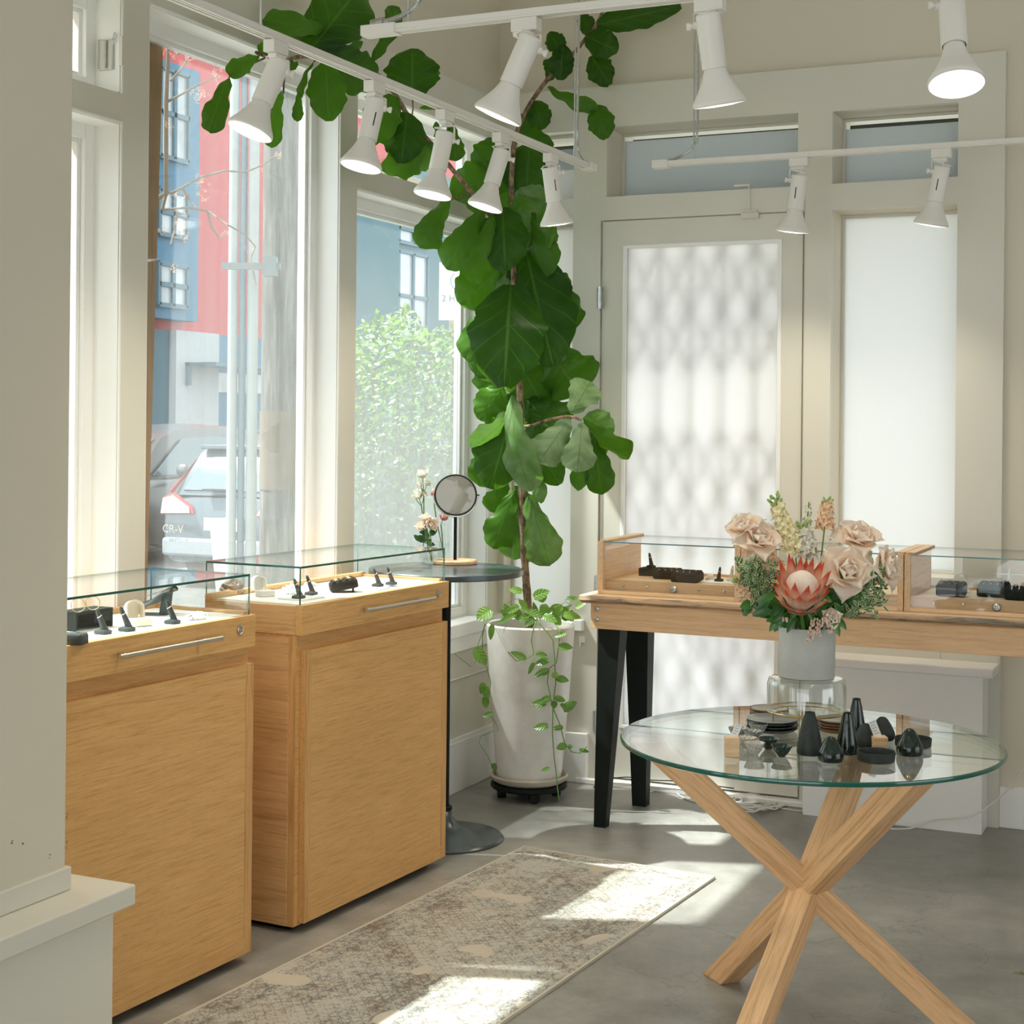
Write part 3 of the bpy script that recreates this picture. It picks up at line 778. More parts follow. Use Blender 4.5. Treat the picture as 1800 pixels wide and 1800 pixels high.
for k_ in range(14):
    px = 590 + k_ * 20; p = at(px, 1150, 9.8); p.z = GZ; t_ = at(px + rh.uniform(-25, 25), rh.uniform(590, 700), 9.8)
    q.tube([p, p.lerp(t_, .5) + Vector((rh.uniform(-.1, .1), 0, 0)), t_], [.03, .02, .008], 6)
kp(q, 'stem', plain('hedge_bark', (.2, .15, .1), .9), hedge)
# blossoming twigs
tw = thing('blossoming_tree', 'thin bare branches with pale blossom outside the middle window', 'tree', (-6.5, 6.8, GZ))
q = MB(); fl = MB()
lines = [[(300, 142), (318, 122), (333, 100), (345, 92)], [(292, 180), (320, 165), (350, 148), (380, 135)], [(300, 340), (320, 330), (352, 312), (395, 300), (430, 303), (462, 290), (485, 272)],
         [(285, 368), (330, 365), (367, 372), (400, 395), (430, 412), (448, 432)], [(330, 60), (350, 85), (372, 90), (398, 84)], [(296, 80), (312, 95), (340, 90)], [(312, 372), (308, 400), (300, 430)], [(320, 330), (333, 350), (345, 365)], [(365, 372), (372, 400), (385, 418), (398, 405)], [(448, 432), (440, 455), (450, 500)]]
for ln in lines:
    pts = [at(x, y, 6.6 + .1 * math.sin(x)) for x, y in ln]
    q.tube(pts, [.006 - .004 * i / len(pts) for i in range(len(pts))], 6)
trunk_top = at(292, 340, 6.6); 
q.tube([(-6.5, 6.8, GZ), (-6.4, 6.5, 1.2), trunk_top + Vector((-.6, .1, -.2)), trunk_top, at(292, 180, 6.6), at(296, 80, 6.6), at(330, 60, 6.6) + Vector((0, 0, .3))], [.05, .04, .02, .012, .01, .008, .006], 8)
q.tube([trunk_top, at(285, 368, 6.6)], .008, 6)
for (x, y, n_) in ((332, 100, 16), (380, 135, 12), (352, 165, 22), (345, 172, 12), (298, 226, 12), (352, 315, 12), (306, 348, 10), (310, 385, 10), (322, 412, 12), (288, 405, 8), (304, 470, 8), (487, 272, 8), (448, 305, 6), (356, 345, 8), (440, 440, 8), (395, 408, 6), (300, 90, 10)):
    for k_ in range(n_):
        p = at(x + rh.gauss(0, 6), y + rh.gauss(0, 6), 6.6 + rh.uniform(-.05, .05)); s_ = rh.uniform(.006, .011)
        ax = Vector((rh.gauss(0, 1), rh.gauss(0, 1), rh.gauss(0, 1))).normalized(); bx = ax.orthogonal().normalized(); cx_ = ax.cross(bx)
        for a_ in range(4):
            an = a_ * PI / 2; dd = bx * math.cos(an) + cx_ * math.sin(an); ee = bx * math.cos(an + .6) + cx_ * math.sin(an + .6)
            i0 = fl.add(p, (0, 0)); i1 = fl.add(p + dd * s_ + ax * .3 * s_, (0, 1)); i2 = fl.add(p + ee * s_ + ax * .3 * s_, (0, 1)); fl.face((i0, i1, i2))
kp(q, 'branches', plain('twig_bark', (.13, .10, .07), .8), tw); kp(fl, 'blossom', petalmat('blossom', (.45, .26, .18), (.55, .42, .33)), tw, smooth=0)['kind'] = 'stuff'
# ================================================================== CABINETS
def cabinet(label, A, L, yaw, hand, lock):
    """front edge runs from A along +y (turned by yaw); body goes to -x. Local frame."""
    c = thing('display_cabinet', label, 'display cabinet', (A[0], A[1], 0), yaw, 'oak jewellery display cabinets under the windows')
    D = 0.345
    q = MB(); q.box((-D, 0.004, 0.018), (-0.022, L, 0.848)); q.build('body', M['oak_v'], c, bevel=.0015)
    q = MB(); q.box((-D + .03, 0.03, 0.0), (-0.05, L - .03, 0.018)); q.build('toe_gap_shade', M['black'], c)  # black block fills the toe gap; its shadow is put into the colour
    # side cladding with horizontal grain
    q = MB(); q.box((-D, 0.0, 0.02), (-0.045, 0.004, 0.840)); q.build('side_panel', M['oak_x'], c)
    # face frame rails
    q = MB(); q.box((-0.022, 0.004, 0.02), (-0.0195, L, 0.845)); q.build('face_frame', M['oak'], c)
    # door with a bevelled edge frame round a veneered field
    dr = MB(); dr.box((-0.0195, 0.022, 0.028), (0.0, L + .001, 0.803)); d_ = dr.build('door', M['oak'], c, bevel=.002)
    for (ya, yb, za, zb) in ((0.022, 0.05, .028, .803), (L - .03, L + .001, .028, .803)):
        fm = MB(); fm.box((-.001, ya, za), (0.0012, yb, zb)); fm.build('door_stile', M['oak_v'], d_)
    for (ya, yb, za, zb) in ((.05, L - .03, .028, .070), (.05, L - .03, .775, .803)):
        fm = MB(); fm.box((-.001, ya, za), (0.0012, yb, zb)); fm.build('door_rail', M['oak'], d_)
    # drawer box
    q = MB(); q.box((-D, 0.0, 0.848), (-0.022, L, 0.930)); q.build('drawer_box', M['oak_x'], c, bevel=.001)
    q = MB(); q.box((-0.018, -0.006, 0.848), (0.004, L + .004, 0.934)); dw = q.build('drawer_front', M['oak'], c, bevel=.0015)
    q = MB(); q.tube([(0.034, hand[0], .893), (0.034, hand[1], .893)], 0.0062, 12); 
    for y in (hand[0] + .03, hand[1] - .06): q.tube([(0.003, y, .893), (0.034, y, .893)], 0.005, 10)
    q.build('handle', M['chrome'], dw)
    q = MB(); q.lathe([(0.0005, 0), (.0125, 0), (.0125, .004), (.010, .005), (.009, .0035), (.003, .0035)], 20, Matrix.Translation((0.004, lock, .900)) @ Matrix.Rotation(R(90), 4, 'Y')); q.box((.0075, lock - .001, .894), (.0085, lock + .001, .906))
    q.build('lock', M['chrome'], dw)
    # display deck, rim and glass box
    q = MB(); q.box((-D + .028, .018, .930), (-.006, L - .02, .9335)); q.build('display_deck', M['white_matte'], c)
    q = MB()
    q.box((-D, .0, .930), (-D + .024, L, .948)); q.box((-D + .024, L - .018, .930), (-0.02, L, .942)); 
    q.build('rim', M['oak_x'], c, bevel=.001)
    g0, g1, gx0, gx1 = 0.001, L - .012, -D + .002, -.004
    th = .0055
    t = MB(); t.box((gx0, g0, 1.0375), (gx1, g1, 1.0435), side=[0, 0, 1, 1, 1, 1]); gl = t.build('glass_top', [M['case_glass'], M['edge']], c)
    q = MB(); q.box((gx1 - th, g0, .934), (gx1, g1, 1.0375), side=[0, 0, 1, 0, 1, 0]); q.build('glass_front', [M['case_glass'], M['edge']], c)
    q = MB(); q.box((gx0, g0, .934), (gx1 - th, g0 + th, 1.0375), side=[0, 0, 0, 0, 0, 1]); q.build('glass_side', [M['case_glass'], M['edge']], c)
    q = MB(); q.box((gx0, g1 - th, .942), (gx1 - th, g1, 1.0375), side=[0, 0, 0, 0, 0, 1]); q.build('glass_side', [M['case_glass'], M['edge']], c)
    return c
YC = R(-3.07)
u_ = Vector((math.sin(R(3.07)), math.cos(R(3.07)), 0))
A2 = (-2.377, 3.757); A1v = Vector((-2.380, 3.522, 0)) - u_ * 0.76
A1 = (A1v.x, A1v.y)
cabinet('oak display cabinet nearest the camera, partly hidden by the white pillar', A1, 0.76, YC, (0.20, 0.585), 0.695)
cabinet('oak display cabinet beside the round black table, its whole front visible', A2, 0.82, YC, (0.285, 0.685), 0.755)

# ================================================================== LIVE EDGE TABLE
tb = thing('console_table', 'long wooden live edge console table on black tapered legs against the frosted door', 'table', (-1.1, 5.45, 0))
bark = NT('live_edge_bark')
vb = bark.coord(scale=(3.0, 14, 26)); nb_ = bark.noise(vb, 1.6, 6, .65, .6)
bark.link(bark.ramp(nb_, [(.38, (.60, .38, .21)), (.5, (.42, .28, .17)), (.58, (.16, .13, .10)), (.72, (.45, .36, .27))]), bark.b.inputs['Base Color']); bark.b.inputs['Roughness'].default_value = .8; bark.bump(nb_, .5, .006)
rl = random.Random(3); q = MB()
n = 90; x0, x1 = -2.125, -0.25
rows = []
for i in range(n + 1):
    x = x0 + (x1 - x0) * i / n
    wv = .010 * noise.noise(Vector((x * 5, 0, 0))) + .006 * noise.noise(Vector((x * 17, 3, 0)))
    yb = 5.215 + wv; lo = 5.232 + .008 * noise.noise(Vector((x * 9, 7, 0)))
    z0 = .812 - .004 * noise.noise(Vector((x * 11, 1, 5)))
    rows.append([(x, 5.70, .812), (x, lo + .01, .808), (x, lo, z0), (x, yb - .002, .822), (x, yb, .833), (x, yb + .006, .839), (x, 5.70, .839)])
ids = [[q.add(p) for p in r] for r in rows]
for i in range(n):
    for j in range(6): q.face((ids[i][j], ids[i + 1][j], ids[i + 1][j + 1], ids[i][j + 1]), 1 if j in (2, 3, 4) else 0)
q.face(ids[0]); q.face(ids[-1][::-1])
kp(q, 'tabletop', [M['beech_l'], bark.mat], tb, smooth=50)
q = MB(); q.box((-2.090, 5.240, .718), (-.25, 5.262, .810)); q.box((-2.090, 5.262, .718), (-2.068, 5.66, .810)); q.box((-2.068, 5.64, .718), (-.25, 5.66, .810)); kp(q, 'apron', M['beech'], tb, bevel=.001)
for z in (.752, .790):
    q = MB(); q.lathe([(.009, 0), (.009, .002), (.0065, .005), (.004, .0055), (.003, .003)], 14, Matrix.Translation((-2.066, 5.240, z)) @ Matrix.Rotation(R(90), 4, 'X')); kp(q, 'bolt', M['steel'], tb)
def leg(x0t, x1t, x0b, x1b, yt, yb):
    q = MB(); P = []
    for (xa, xb, y0_, y1_, z) in ((x0b, x1b, *yb, 0), (x0t, x1t, *yt, .72)):
        P += [q.add((xa, y0_, z)), q.add((xb, y0_, z)), q.add((xb, y1_, z)), q.add((xa, y1_, z))]
    q.face(P[3::-1]); q.face(P[4:])
    for k in range(4): q.face((P[k], P[(k + 1) % 4], P[4 + (k + 1) % 4], P[4 + k]))
    kp(q, 'leg', M['black'], tb, bevel=.001)
leg(-2.070, -1.985, -2.075, -2.030, (5.264, 5.345), (5.250, 5.290))
leg(-2.080, -1.985, -2.060, -2.005, (5.56, 5.638), (5.61, 5.655))
leg(-.45, -.36, -.40, -.355, (5.264, 5.345), (5.250, 5.290)); leg(-.45, -.36, -.40, -.355, (5.56, 5.638), (5.61, 5.655))

def table_case(label, x0, x1, screws=True, clo=None):
    y0, y1, z0, z1 = 5.285, 5.690, .840, 1.030
    c = thing('countertop_display_case', label, 'display case', ((x0 + x1) / 2, 5.48, .84), 0, 'wood and glass display cases on the live edge table')
    s = .020
    for xa, xb in ((x0, x0 + s), (x1 - s, x1)):
        q = MB(); q.box((xa, y0, z0), (xb, y1, z1)); kp(q, 'side_panel', M['beech_y'], c, bevel=.001)
        q = MB(); q.box((xa + (0 if xa == x0 else -.012), y0 + .02, z1), (xb + (.012 if xa == x0 else 0), y1, z1 + .006)); kp(q, 'top_rail', M['beech_y'], c, bevel=.001)
    q = MB(); q.box((x0 + s, y0, z0), (x1 - s, y0 + .02, z0 + .014)); q.box((x0 + s, y0 + .02, z0), (x1 - s, y1, z0 + .006)); kp(q, 'base_rail', M['beech_l'], c)
    q = MB(); q.box((x0 + s, y0 + .030, z0 + .008), (x1 - s, y0 + .048, z0 + .050)); dfr = kp(q, 'drawer_front', M['beech'], c)
    q = MB(); q.box((x0 + s, y0 + .048, z0 + .040), (x1 - s, y1 - .03, z0 + .045)); kp(q, 'display_shelf', M['beech_l'], c)
    q = MB(); q.box((x0 + s + .012, y0 + .055, z0 + .0451), (x1 - s - .012, y1 - .045, z0 + .0465)); kp(q, 'display_lining', M['cream_leather'] if clo else M['beech_l'], c)
    q = MB(); q.box((x0 + s, y1 - .03, z0 + .04), (x1 - s, y1 - .02, z0 + .055)); kp(q, 'rear_rail', M['beech'], c)
    L = x1 - x0
    for t in (.165, .335, .70, .875):
        q = MB(); q.lathe([(.0045, 0), (.0045, .004), (.003, .006), (.0005, .006)], 10, Matrix.Translation((x0 + L * t, y0 + .030, z0 + .030)) @ Matrix.Rotation(R(90), 4, 'X')); kp(q, 'stud', M['steel'], c)
    q = MB(); q.lathe([(.013, -.004), (.0145, 0), (.0145, .002), (.012, .006), (.010, .009), (.006, .0095), (.004, .006)], 20, Matrix.Translation((x0 + L * .525, y0 + .030, z0 + .0265)) @ Matrix.Rotation(R(90), 4, 'X')); kp(q, 'lock', M['steel'], c)
    q = MB(); q.box((x0 + s * .4, y0 + .001, z1 - .004), (x1 - s * .4, y1 - .01, z1), side=[0, 0, 1, 1, 1, 1]); kp(q, 'glass_top', [M['case_glass'], M['edge_blue']], c)
    q = MB(); q.box((x0 + s * .9, y0 + .003, z0 + .014), (x1 - s * .9, y0 + .007, z1 - .004), side=[1, 1, 0, 1, 0, 1]); kp(q, 'glass_front', [M['case_glass'], M['edge']], c)
    return c
table_case('left wood and glass display case on the live edge table', -2.082, -1.548)
table_case('middle wood and glass display case, half hidden behind the bouquet', -1.545, -.985)
table_case('right wood and glass display case, running out of the picture', -.982, -.42, clo=True)

# ================================================================== JEWELLERY DISPLAYS
def ring_mesh(r=.0085, t=.0012):
    q = MB(); q.torus(r, t, None, 18, 5); return q
counts = {}
def lump(seed, sx, sy, sz, loc, mat, name, label, cat, amp=.35, fr=3.0, n=20, group=None, rz=0):
    q = MB(); P = []
    for i in range(n + 1):
        th = PI * i / n; row = []
        for j in range(n * 2 + 1):
            ph = 2 * PI * (j % (n * 2)) / (n * 2)
            d = Vector((math.sin(th) * math.cos(ph), math.sin(th) * math.sin(ph), math.cos(th)))
            k = 1 + amp * noise.fractal(d * fr + Vector((seed, 0, 0)), .6, 2.0, 4)
            row.append((d.x * sx * k, d.y * sy * k, max(d.z * sz * k, -sz * .55) + sz * .55))
        P.append(row)
    q.grid(P)
    o = q.build(name, mat, None, loc=loc); o.rotation_euler = (0, 0, rz)
    return tag(o, label, cat, group)
def finger(name_label, base, h, lean, mat, ring='silver', clear=False, host='', rot=0.0):
    """ring finger stand: soft square foot with a leaning tapered finger"""
    t = thing('ring_stand', name_label, 'ring stand', base, rot)
    m = M['jar_glass'] if clear else mat
    q = MB(); s = h * .33
    prof = [(s * .9, 0), (s, h * .04), (s * .96, h * .14), (s * .5, h * .19)]
    q.lathe(prof, 16, Matrix.Rotation(PI / 4, 4, 'Z'), wob=lambda a, z: .10 * math.cos(4 * a)); q.build('foot', m, t)
    q = MB(); L = Vector(lean) * h
    pts = [Vector((-L.x * .25, -L.y * .25, h * .12)) + Vector((L.x, L.y, h * .88)) * k for k in (0, .25, .5, .75, .92, 1.0)]
    q.tube(pts, [h * .15, h * .13, h * .11, h * .09, h * .075, h * .035], 14); q.build('finger', m, t)
    if ring:
        d = (pts[-1] - pts[0]).normalized(); p = pts[0].lerp(pts[-1], .66)
        q = ring_mesh(h * .105, h * .018)
        rr = q.build('ring', M[ring], None)
        W = Matrix.Translation(base) @ Matrix.Rotation(rot, 4, 'Z') @ Matrix.Translation(p) @ orient(d) @ Matrix.Rotation(R(12), 4, 'X')
        rr.matrix_world = W
        bb = MB(); bb.lathe([(.001, 0), (h * .035, h * .01), (h * .03, h * .03), (.0005, h * .045)], 8, Matrix.Translation((h * .105, 0, 0)) @ Matrix.Rotation(R(90), 4, 'Y'))
        g_ = bb.build('stone', M['silver'], rr)
        tag(rr, ring + ' ring worn on ' + host, 'ring')
    return t
def tray(label, loc, w, d_, h, rz, n=(3, 2), mat=None, tilt=0, host='', ringcol='gold', slots=4):
    t = thing('ring_tray', label, 'ring tray', loc, rz)
    q = MB(); Mx = Matrix.Rotation(tilt, 4, 'X')
    # rounded slab
    r_ = min(w, d_) * .18; out = []
    for cx_, cy_, a0 in ((w / 2 - r_, d_ / 2 - r_, 0), (-w / 2 + r_, d_ / 2 - r_, 90), (-w / 2 + r_, -d_ / 2 + r_, 180), (w / 2 - r_, -d_ / 2 + r_, 270)):
        for a in range(0, 91, 18): out.append((cx_ + r_ * math.cos(R(a0 + a)), cy_ + r_ * math.sin(R(a0 + a))))
    zo = d_ / 2 * math.sin(abs(tilt))
    rings = []
    for sc, z in ((.96, 0), (1, h * .12), (1, h * .80), (.95, h)):
        rings.append([q.add(Mx @ Vector((x * sc, y * sc, z)) + Vector((0, 0, zo))) for x, y in out])
    for a, b_ in zip(rings, rings[1:]):
        for k in range(len(out)): q.face((a[k], a[(k + 1) % len(out)], b_[(k + 1) % len(out)], b_[k]))
    q.face(rings[0][::-1]); q.face(rings[-1]); q.build('case', mat or M['black_velvet'], t)
    q = MB()
    for k in range(slots):
        y = -d_ * .34 + d_ * .68 * k / (slots - 1)
        q.tube([Mx @ Vector((-w * .43, y, h * .97)) + Vector((0, 0, zo)), Mx @ Vector((w * .43, y, h * .97)) + Vector((0, 0, zo))], d_ * .08, 8)
    q.build('padding_roll', mat or M['black_velvet'], t)
    if abs(tilt) > .05:
        q = MB(); q.box((-w * .2, d_ * .30, 0), (w * .2, d_ * .34, d_ * .8 * math.sin(abs(tilt)))); q.build('easel_foot', mat or M['black_velvet'], t)
    for i in range(n[0]):
        for j in range(n[1]):
            x = -w * .28 + w * .56 * (i + .5 * (j % 2)) / max(1, n[0] - .5); y = -d_ * .22 + d_ * .44 * j / max(1, n[1] - 1)
            rr = ring_mesh(.0062, .0012).build('ring', M[ringcol], None)
            rr.matrix_world = Matrix.Translation(loc) @ Matrix.Rotation(rz, 4, 'Z') @ Matrix.Translation(Vector((0, 0, zo))) @ Mx @ Matrix.Translation((x, y, h * 1.0)) @ Matrix.Rotation(R(90), 4, 'Y') @ Matrix.Rotation(R(15), 4, 'X')
            tag(rr, ('front ' if j == 0 else 'rear ') + {1: '', 2: ('left ', 'right ')[min(i, 1)], 3: ('left ', 'middle ', 'right ')[i]}[n[0]] + 'small ' + ringcol + ' ring in ' + host, 'ring', 'rings in ' + host)
    return t
DZ = .9337
GV, BV = M['grey_velvet'], M['black_velvet']
def dz(px, py, z=DZ): return onz(px, py, z)
# near cabinet
finger('black ring stand nearest the pillar on the near cabinet', dz(181, 1114), .060, (-.28, -.22), GV, 'silver', host='the stand nearest the pillar on the near cabinet')
finger('black ring stand second from the pillar on the near cabinet', dz(223, 1109), .060, (-.28, -.22), GV, 'silver', host='the second stand from the pillar on the near cabinet')
finger('black ring stand beside the white shell on the near cabinet', dz(303, 1096), .060, (-.26, -.20), GV, 'silver', host='the stand beside the white shell on the near cabinet')
k = thing('display_riser', 'black open fronted riser box on the near cabinet beside the pillar', 'riser', dz(160, 1104))
Mk = Matrix.Translation(dz(160, 1104)) @ Matrix.Rotation(YC, 4, 'Z')
q = MB(); q.box((-.04, -.075, .040), (.022, .055, .048), M=Mk); q.box((-.04, -.075, 0), (.022, -.069, .040), M=Mk); q.box((-.04, .049, 0), (.022, .055, .040), M=Mk); q.box((-.04, -.069, 0), (-.034, .049, .040), M=Mk); q.box((-.03, -.01, .015), (.02, .049, .040), M=Mk)
kp(q, 'riser_body', BV, k, bevel=.001)
for i_, (px, py) in enumerate(((134, 1062), (160, 1058))):
    q = MB(); q.torus(.017, .0010, None, 40, 6)
    p = onz(px + 3, py + 14, DZ + .049)
    o = q.build('hoop_earring', M['brass'], None); o.matrix_world = Matrix.Translation(p + Vector((0, 0, .017))) @ Matrix.Rotation(R(25), 4, 'Z') @ Matrix.Rotation(R(90), 4, 'X')
    tag(o, ('left', 'right')[i_] + ' of two thin hoop earrings standing on the black riser', 'earring')
tray('small dark ring tray at the pillar edge on the near cabinet', dz(132, 1132), .05, .05, .022, YC + R(20), (1, 2), GV, host='the small dark tray by the pillar', ringcol='silver', slots=3)
def ring_box(label, loc, s, rz, mat, lean=12):
    t = thing('ring_box', label, 'ring box', loc, rz)
    q = MB(); q.box((-s * .55, -s / 2, 0), (s * .55, s / 2, s * .42)); q.build('box_base', mat, t, bevel=.003)
    q = MB(); Ml = Matrix.Translation((0, s * .5, s * .42)) @ Matrix.Rotation(R(-lean), 4, 'X')
    # hollow lid, arched
    out = []; inn = []
    for a in range(0, 181, 20):
        out.append((s * .55 * math.cos(R(a)), s * .62 + s * .42 * math.sin(R(a)))); inn.append((s * .46 * math.cos(R(a)), s * .62 + s * .33 * math.sin(R(a))))
    out = [(s * .55, 0)] + out + [(-s * .55, 0)]; inn = [(s * .46, 0)] + inn + [(-s * .46, 0)]
    for k in range(len(out) - 1):
        P = [(out[k], 0), (out[k + 1], 0), (inn[k + 1], 0), (inn[k], 0)]
        f = [q.add(Ml @ Vector((x, 0, z))) for (x, z), _ in P]; g = [q.add(Ml @ Vector((x, -s * .0 + s * .42, z))) for (x, z), _ in P]
        q.face(f[::-1]); q.face(g)
        for e in range(4): q.face((f[e], f[(e + 1) % 4], g[(e + 1) % 4], g[e]))
    pl = [q.add(Ml @ Vector((x, s * .40, z))) for x, z in out]; q.face(pl)
    q.build('lid', mat, t, smooth=50)
    q = MB(); q.torus(s * .15, s * .025, Matrix.Translation((0, 0, s * .5)) @ Matrix.Rotation(R(70), 4, 'Y'), 16, 5); q.build('ring_slot', M['gold'], t)
    return t
ring_box('cream open ring box between two ring stands on the near cabinet', dz(246, 1100), .044, R(62), M['cream_leather'])
# necklace ramp bust
p = dz(280, 1080); Mn = Matrix.Translation(p) @ Matrix.Rotation(R(18), 4, 'Z')
k = thing('necklace_display', 'dark reclining necklace bust with a fine chain on the near cabinet', 'necklace stand', p)
q = MB(); P = []
for i in range(9):
    t_ = i / 8; row = []
    wd = .030 + .020 * math.sin(t_ * PI * .62)
    for j in range(9):
        s_ = -1 + j / 4; row.append(Mn @ Vector((-.075 + .115 * t_, s_ * wd * (1 - .5 * max(0, t_ - .75) * 4 * .6), .006 + .070 * t_ ** .8 - .010 * s_ * s_ + .004 * math.sin(t_ * 9))))
    P.append(row)
q.grid(P); P2 = [[Vector(v) - Vector((0, 0, .006)) for v in r] for r in P]; q.grid([r[::-1] for r in P2])
for ra, rb in ((P, P2),):
    for i in range(8):
        for j in (0, 8):
            ids = [q.add(ra[i][j]), q.add(ra[i + 1][j]), q.add(rb[i + 1][j]), q.add(rb[i][j])]; q.face(ids)
kp(q, 'bust_panel', GV, k, smooth=60)
q = MB(); q.prism([Mn @ Vector((.010, -.012, .048)), Mn @ Vector((.032, -.012, .068)), Mn @ Vector((.026, -.016, 0)), Mn @ Vector((.004, -.016, 0))], Mn.to_3x3() @ Vector((0, .03, 0))); kp(q, 'easel_leg', GV, k)
q = MB(); q.tube([Mn @ Vector((-.03 + .07 * t_, -.036 + .10 * t_ * (1 - t_) * 1.2 + .02 * t_, .05 + .025 * t_)) for t_ in [i / 10 for i in range(11)]], .0009, 5)
o = kp(q, 'necklace', M['gold'], k)
lump(2.2, .030, .013, .013, dz(346, 1089), M['white_matte'], 'coral_piece', 'long white coral piece at the right end of the near cabinet', 'coral', amp=.35, fr=5, rz=R(70))
# far cabinet
rock = NT('rusty_rock'); nr = rock.noise(rock.coord(), 22, 6, .7)
rock.link(rock.ramp(nr, [(.35, (.10, .09, .08)), (.5, (.28, .24, .20)), (.6, (.50, .22, .10)), (.7, (.55, .50, .45))]), rock.b.inputs['Base Color']); rock.b.inputs['Roughness'].default_value = .9; rock.bump(nr, .8, .01)
lump(5.1, .032, .036, .026, dz(408, 1044), rock.mat, 'mineral_rock', 'rough brown and rust coloured rock in the far cabinet', 'rock', amp=.45, fr=2.2)
ring_box('white open ring box beside the rust coloured rock', dz(466, 1048), .042, R(70), M['white'], 8)
lump(9.0, .024, .020, .018, dz(513, 1044), M['white_matte'], 'shell', 'white rounded shell behind the front ring stands in the far cabinet', 'shell', amp=.5, fr=3)
lump(9.6, .020, .013, .008, dz(545, 1030), M['white_matte'], 'shell', 'flat white shell at the back of the far cabinet', 'shell', amp=.4, fr=3)
q = MB(); p = dz(530, 1052); q.box((-.045, -.055, 0), (.045, .055, .004)); o = q.build('acrylic_plate', M['white_matte'], loc=p, bevel=.001); o.rotation_euler = (0, 0, YC); tag(o, 'white square plate under the two left ring stands in the far cabinet', 'plate')
q = MB(); p = dz(664, 1036); q.box((-.022, -.045, 0), (.022, .045, .004)); o = q.build('acrylic_plate', M['white_matte'], loc=p, bevel=.001); o.rotation_euler = (0, 0, YC + R(8)); tag(o, 'white plate under the two right ring stands in the far cabinet', 'plate')
def up4(v): return Vector(v) + Vector((0, 0, .004))
finger('dark ring stand at the left glass corner of the far cabinet', up4(dz(525, 1054)), .058, (-.26, -.20), GV, 'gold', host='the stand at the left glass corner of the far cabinet')
finger('dark ring stand just behind the left glass corner of the far cabinet', up4(dz(547, 1048)), .058, (-.26, -.20), GV, 'gold', host='the stand behind the left glass corner of the far cabinet')
finger('dark ring stand, third from the left in the far cabinet', up4(dz(664, 1033)), .056, (-.26, -.20), GV, 'silver', host='the third stand in the far cabinet')
finger('dark ring stand nearest the round black table in the far cabinet', up4(dz(688, 1030)), .056, (-.26, -.20), GV, 'silver', host='the stand nearest the round black table')
tray('black tilted ring tray with padded rolls in the far cabinet', dz(605, 1040), .075, .085, .026, R(-52), (2, 2), BV, tilt=R(12), host='the tilted black tray of the far cabinet')
k = thing('earring_stand', 'thin oval wire earring stand behind the black ring tray', 'earring stand', dz(592, 1026))
q = MB(); p = dz(592, 1026); q.lathe([(.018, 0), (.018, .004), (.003, .005)], 16, Matrix.Translation(p)); kp(q, 'foot', GV, k)
q = MB(); q.torus(.020, .0010, Matrix.Translation(p + Vector((0, 0, .036))) @ Matrix.Rotation(YAW, 4, 'Z') @ Matrix.Rotation(R(90), 4, 'X') @ Matrix.Scale(1.55, 4, (0, 1, 0)) @ Matrix.Scale(.7, 4, (1, 0, 0)), 40, 6); kp(q, 'wire_loop', M['brass'], k)
# table cases
CZ = .8867
def cz(px, py): return onz(px, py, CZ)
lab = 'the left case'
q = MB(); p = Vector((-1.985, 5.565, CZ)); q.box((-.03, -.03, 0), (.03, .03, .030)); tag(q.build('display_block', BV, loc=p, bevel=.001), 'small black display block at the left of the left table case', 'block')
finger('black ring stand on top of the black display block', Vector((-1.975, 5.56, CZ + .030)), .056, (-.16, -.05), BV, 'gold', host='the stand on the black display block')
tray('black ring tray touching the display block in the left table case', Vector((-1.882, 5.49, CZ)), .105, .072, .026, R(6), (3, 2), BV, tilt=R(8), host='the tray touching the display block')
tray('black ring tray in front of the other in the left table case', Vector((-1.780, 5.405, CZ)), .108, .075, .030, R(-4), (3, 2), BV, tilt=R(8), host='the front tray of the left table case')
lump(1.0, .014, .014, .012, Vector((-1.735, 5.53, CZ)), M['paper'], 'crystal', 'small pale crystal lump right of the black trays', 'crystal', amp=.5)
q = MB(); p = Vector((-1.655, 5.45, CZ)); q.box((-.065, -.05, 0), (.065, .05, .004)); tag(q.build('acrylic_plate', M['white_matte'], loc=p, bevel=.001), 'white plate at the right of the left table case', 'plate')
finger('black ring stand on the white plate in the left table case', Vector((-1.675, 5.45, CZ + .004)), .052, (.12, -.05), BV, 'gold', host='the black stand on the white plate of the left table case')
finger('white ring stand behind the black one in the left table case', Vector((-1.640, 5.49, CZ + .004)), .056, (.12, -.05), M['cream_leather'], 'gold', host='the white stand of the left table case')
tray('black ring tray at the left of the right table case', Vector((-.845, 5.40, CZ + .001)), .098, .075, .036, R(2), (3, 2), BV, tilt=R(8), host='the left tray of the right table case')
tray('black ring tray in the middle of the right table case', Vector((-.715, 5.46, CZ + .001)), .105, .075, .036, R(-3), (3, 2), BV, tilt=R(8), host='the middle tray of the right table case')
tray('black ring tray cut by the right edge of the picture', Vector((-.620, 5.40, CZ + .001)), .105, .075, .030, R(2), (3, 2), BV, tilt=R(8), host='the tray at the picture edge')
finger('clear ring stand behind the left tray of the right table case', Vector((-.82, 5.55, CZ + .001)), .060, (.0, 0), None, 'gold', clear=True, host='the clear stand of the right table case')
k = thing('earring_stand', 'white T shaped earring stand behind the middle tray of the right table case', 'earring stand', (-.68, 5.58, CZ + .001))
q = MB(); q.lathe([(.028, 0), (.026, .004), (.014, .02), (.006, .055), (.004, .085)], 18, Matrix.Translation((-.68, 5.58, CZ + .001))); kp(q, 'stem', M['white'], k)
q = MB(); q.tube([(-.735, 5.58, CZ + .066), (-.625, 5.58, CZ + .066)], .0022, 8); kp(q, 'crossbar', M['white'], k)

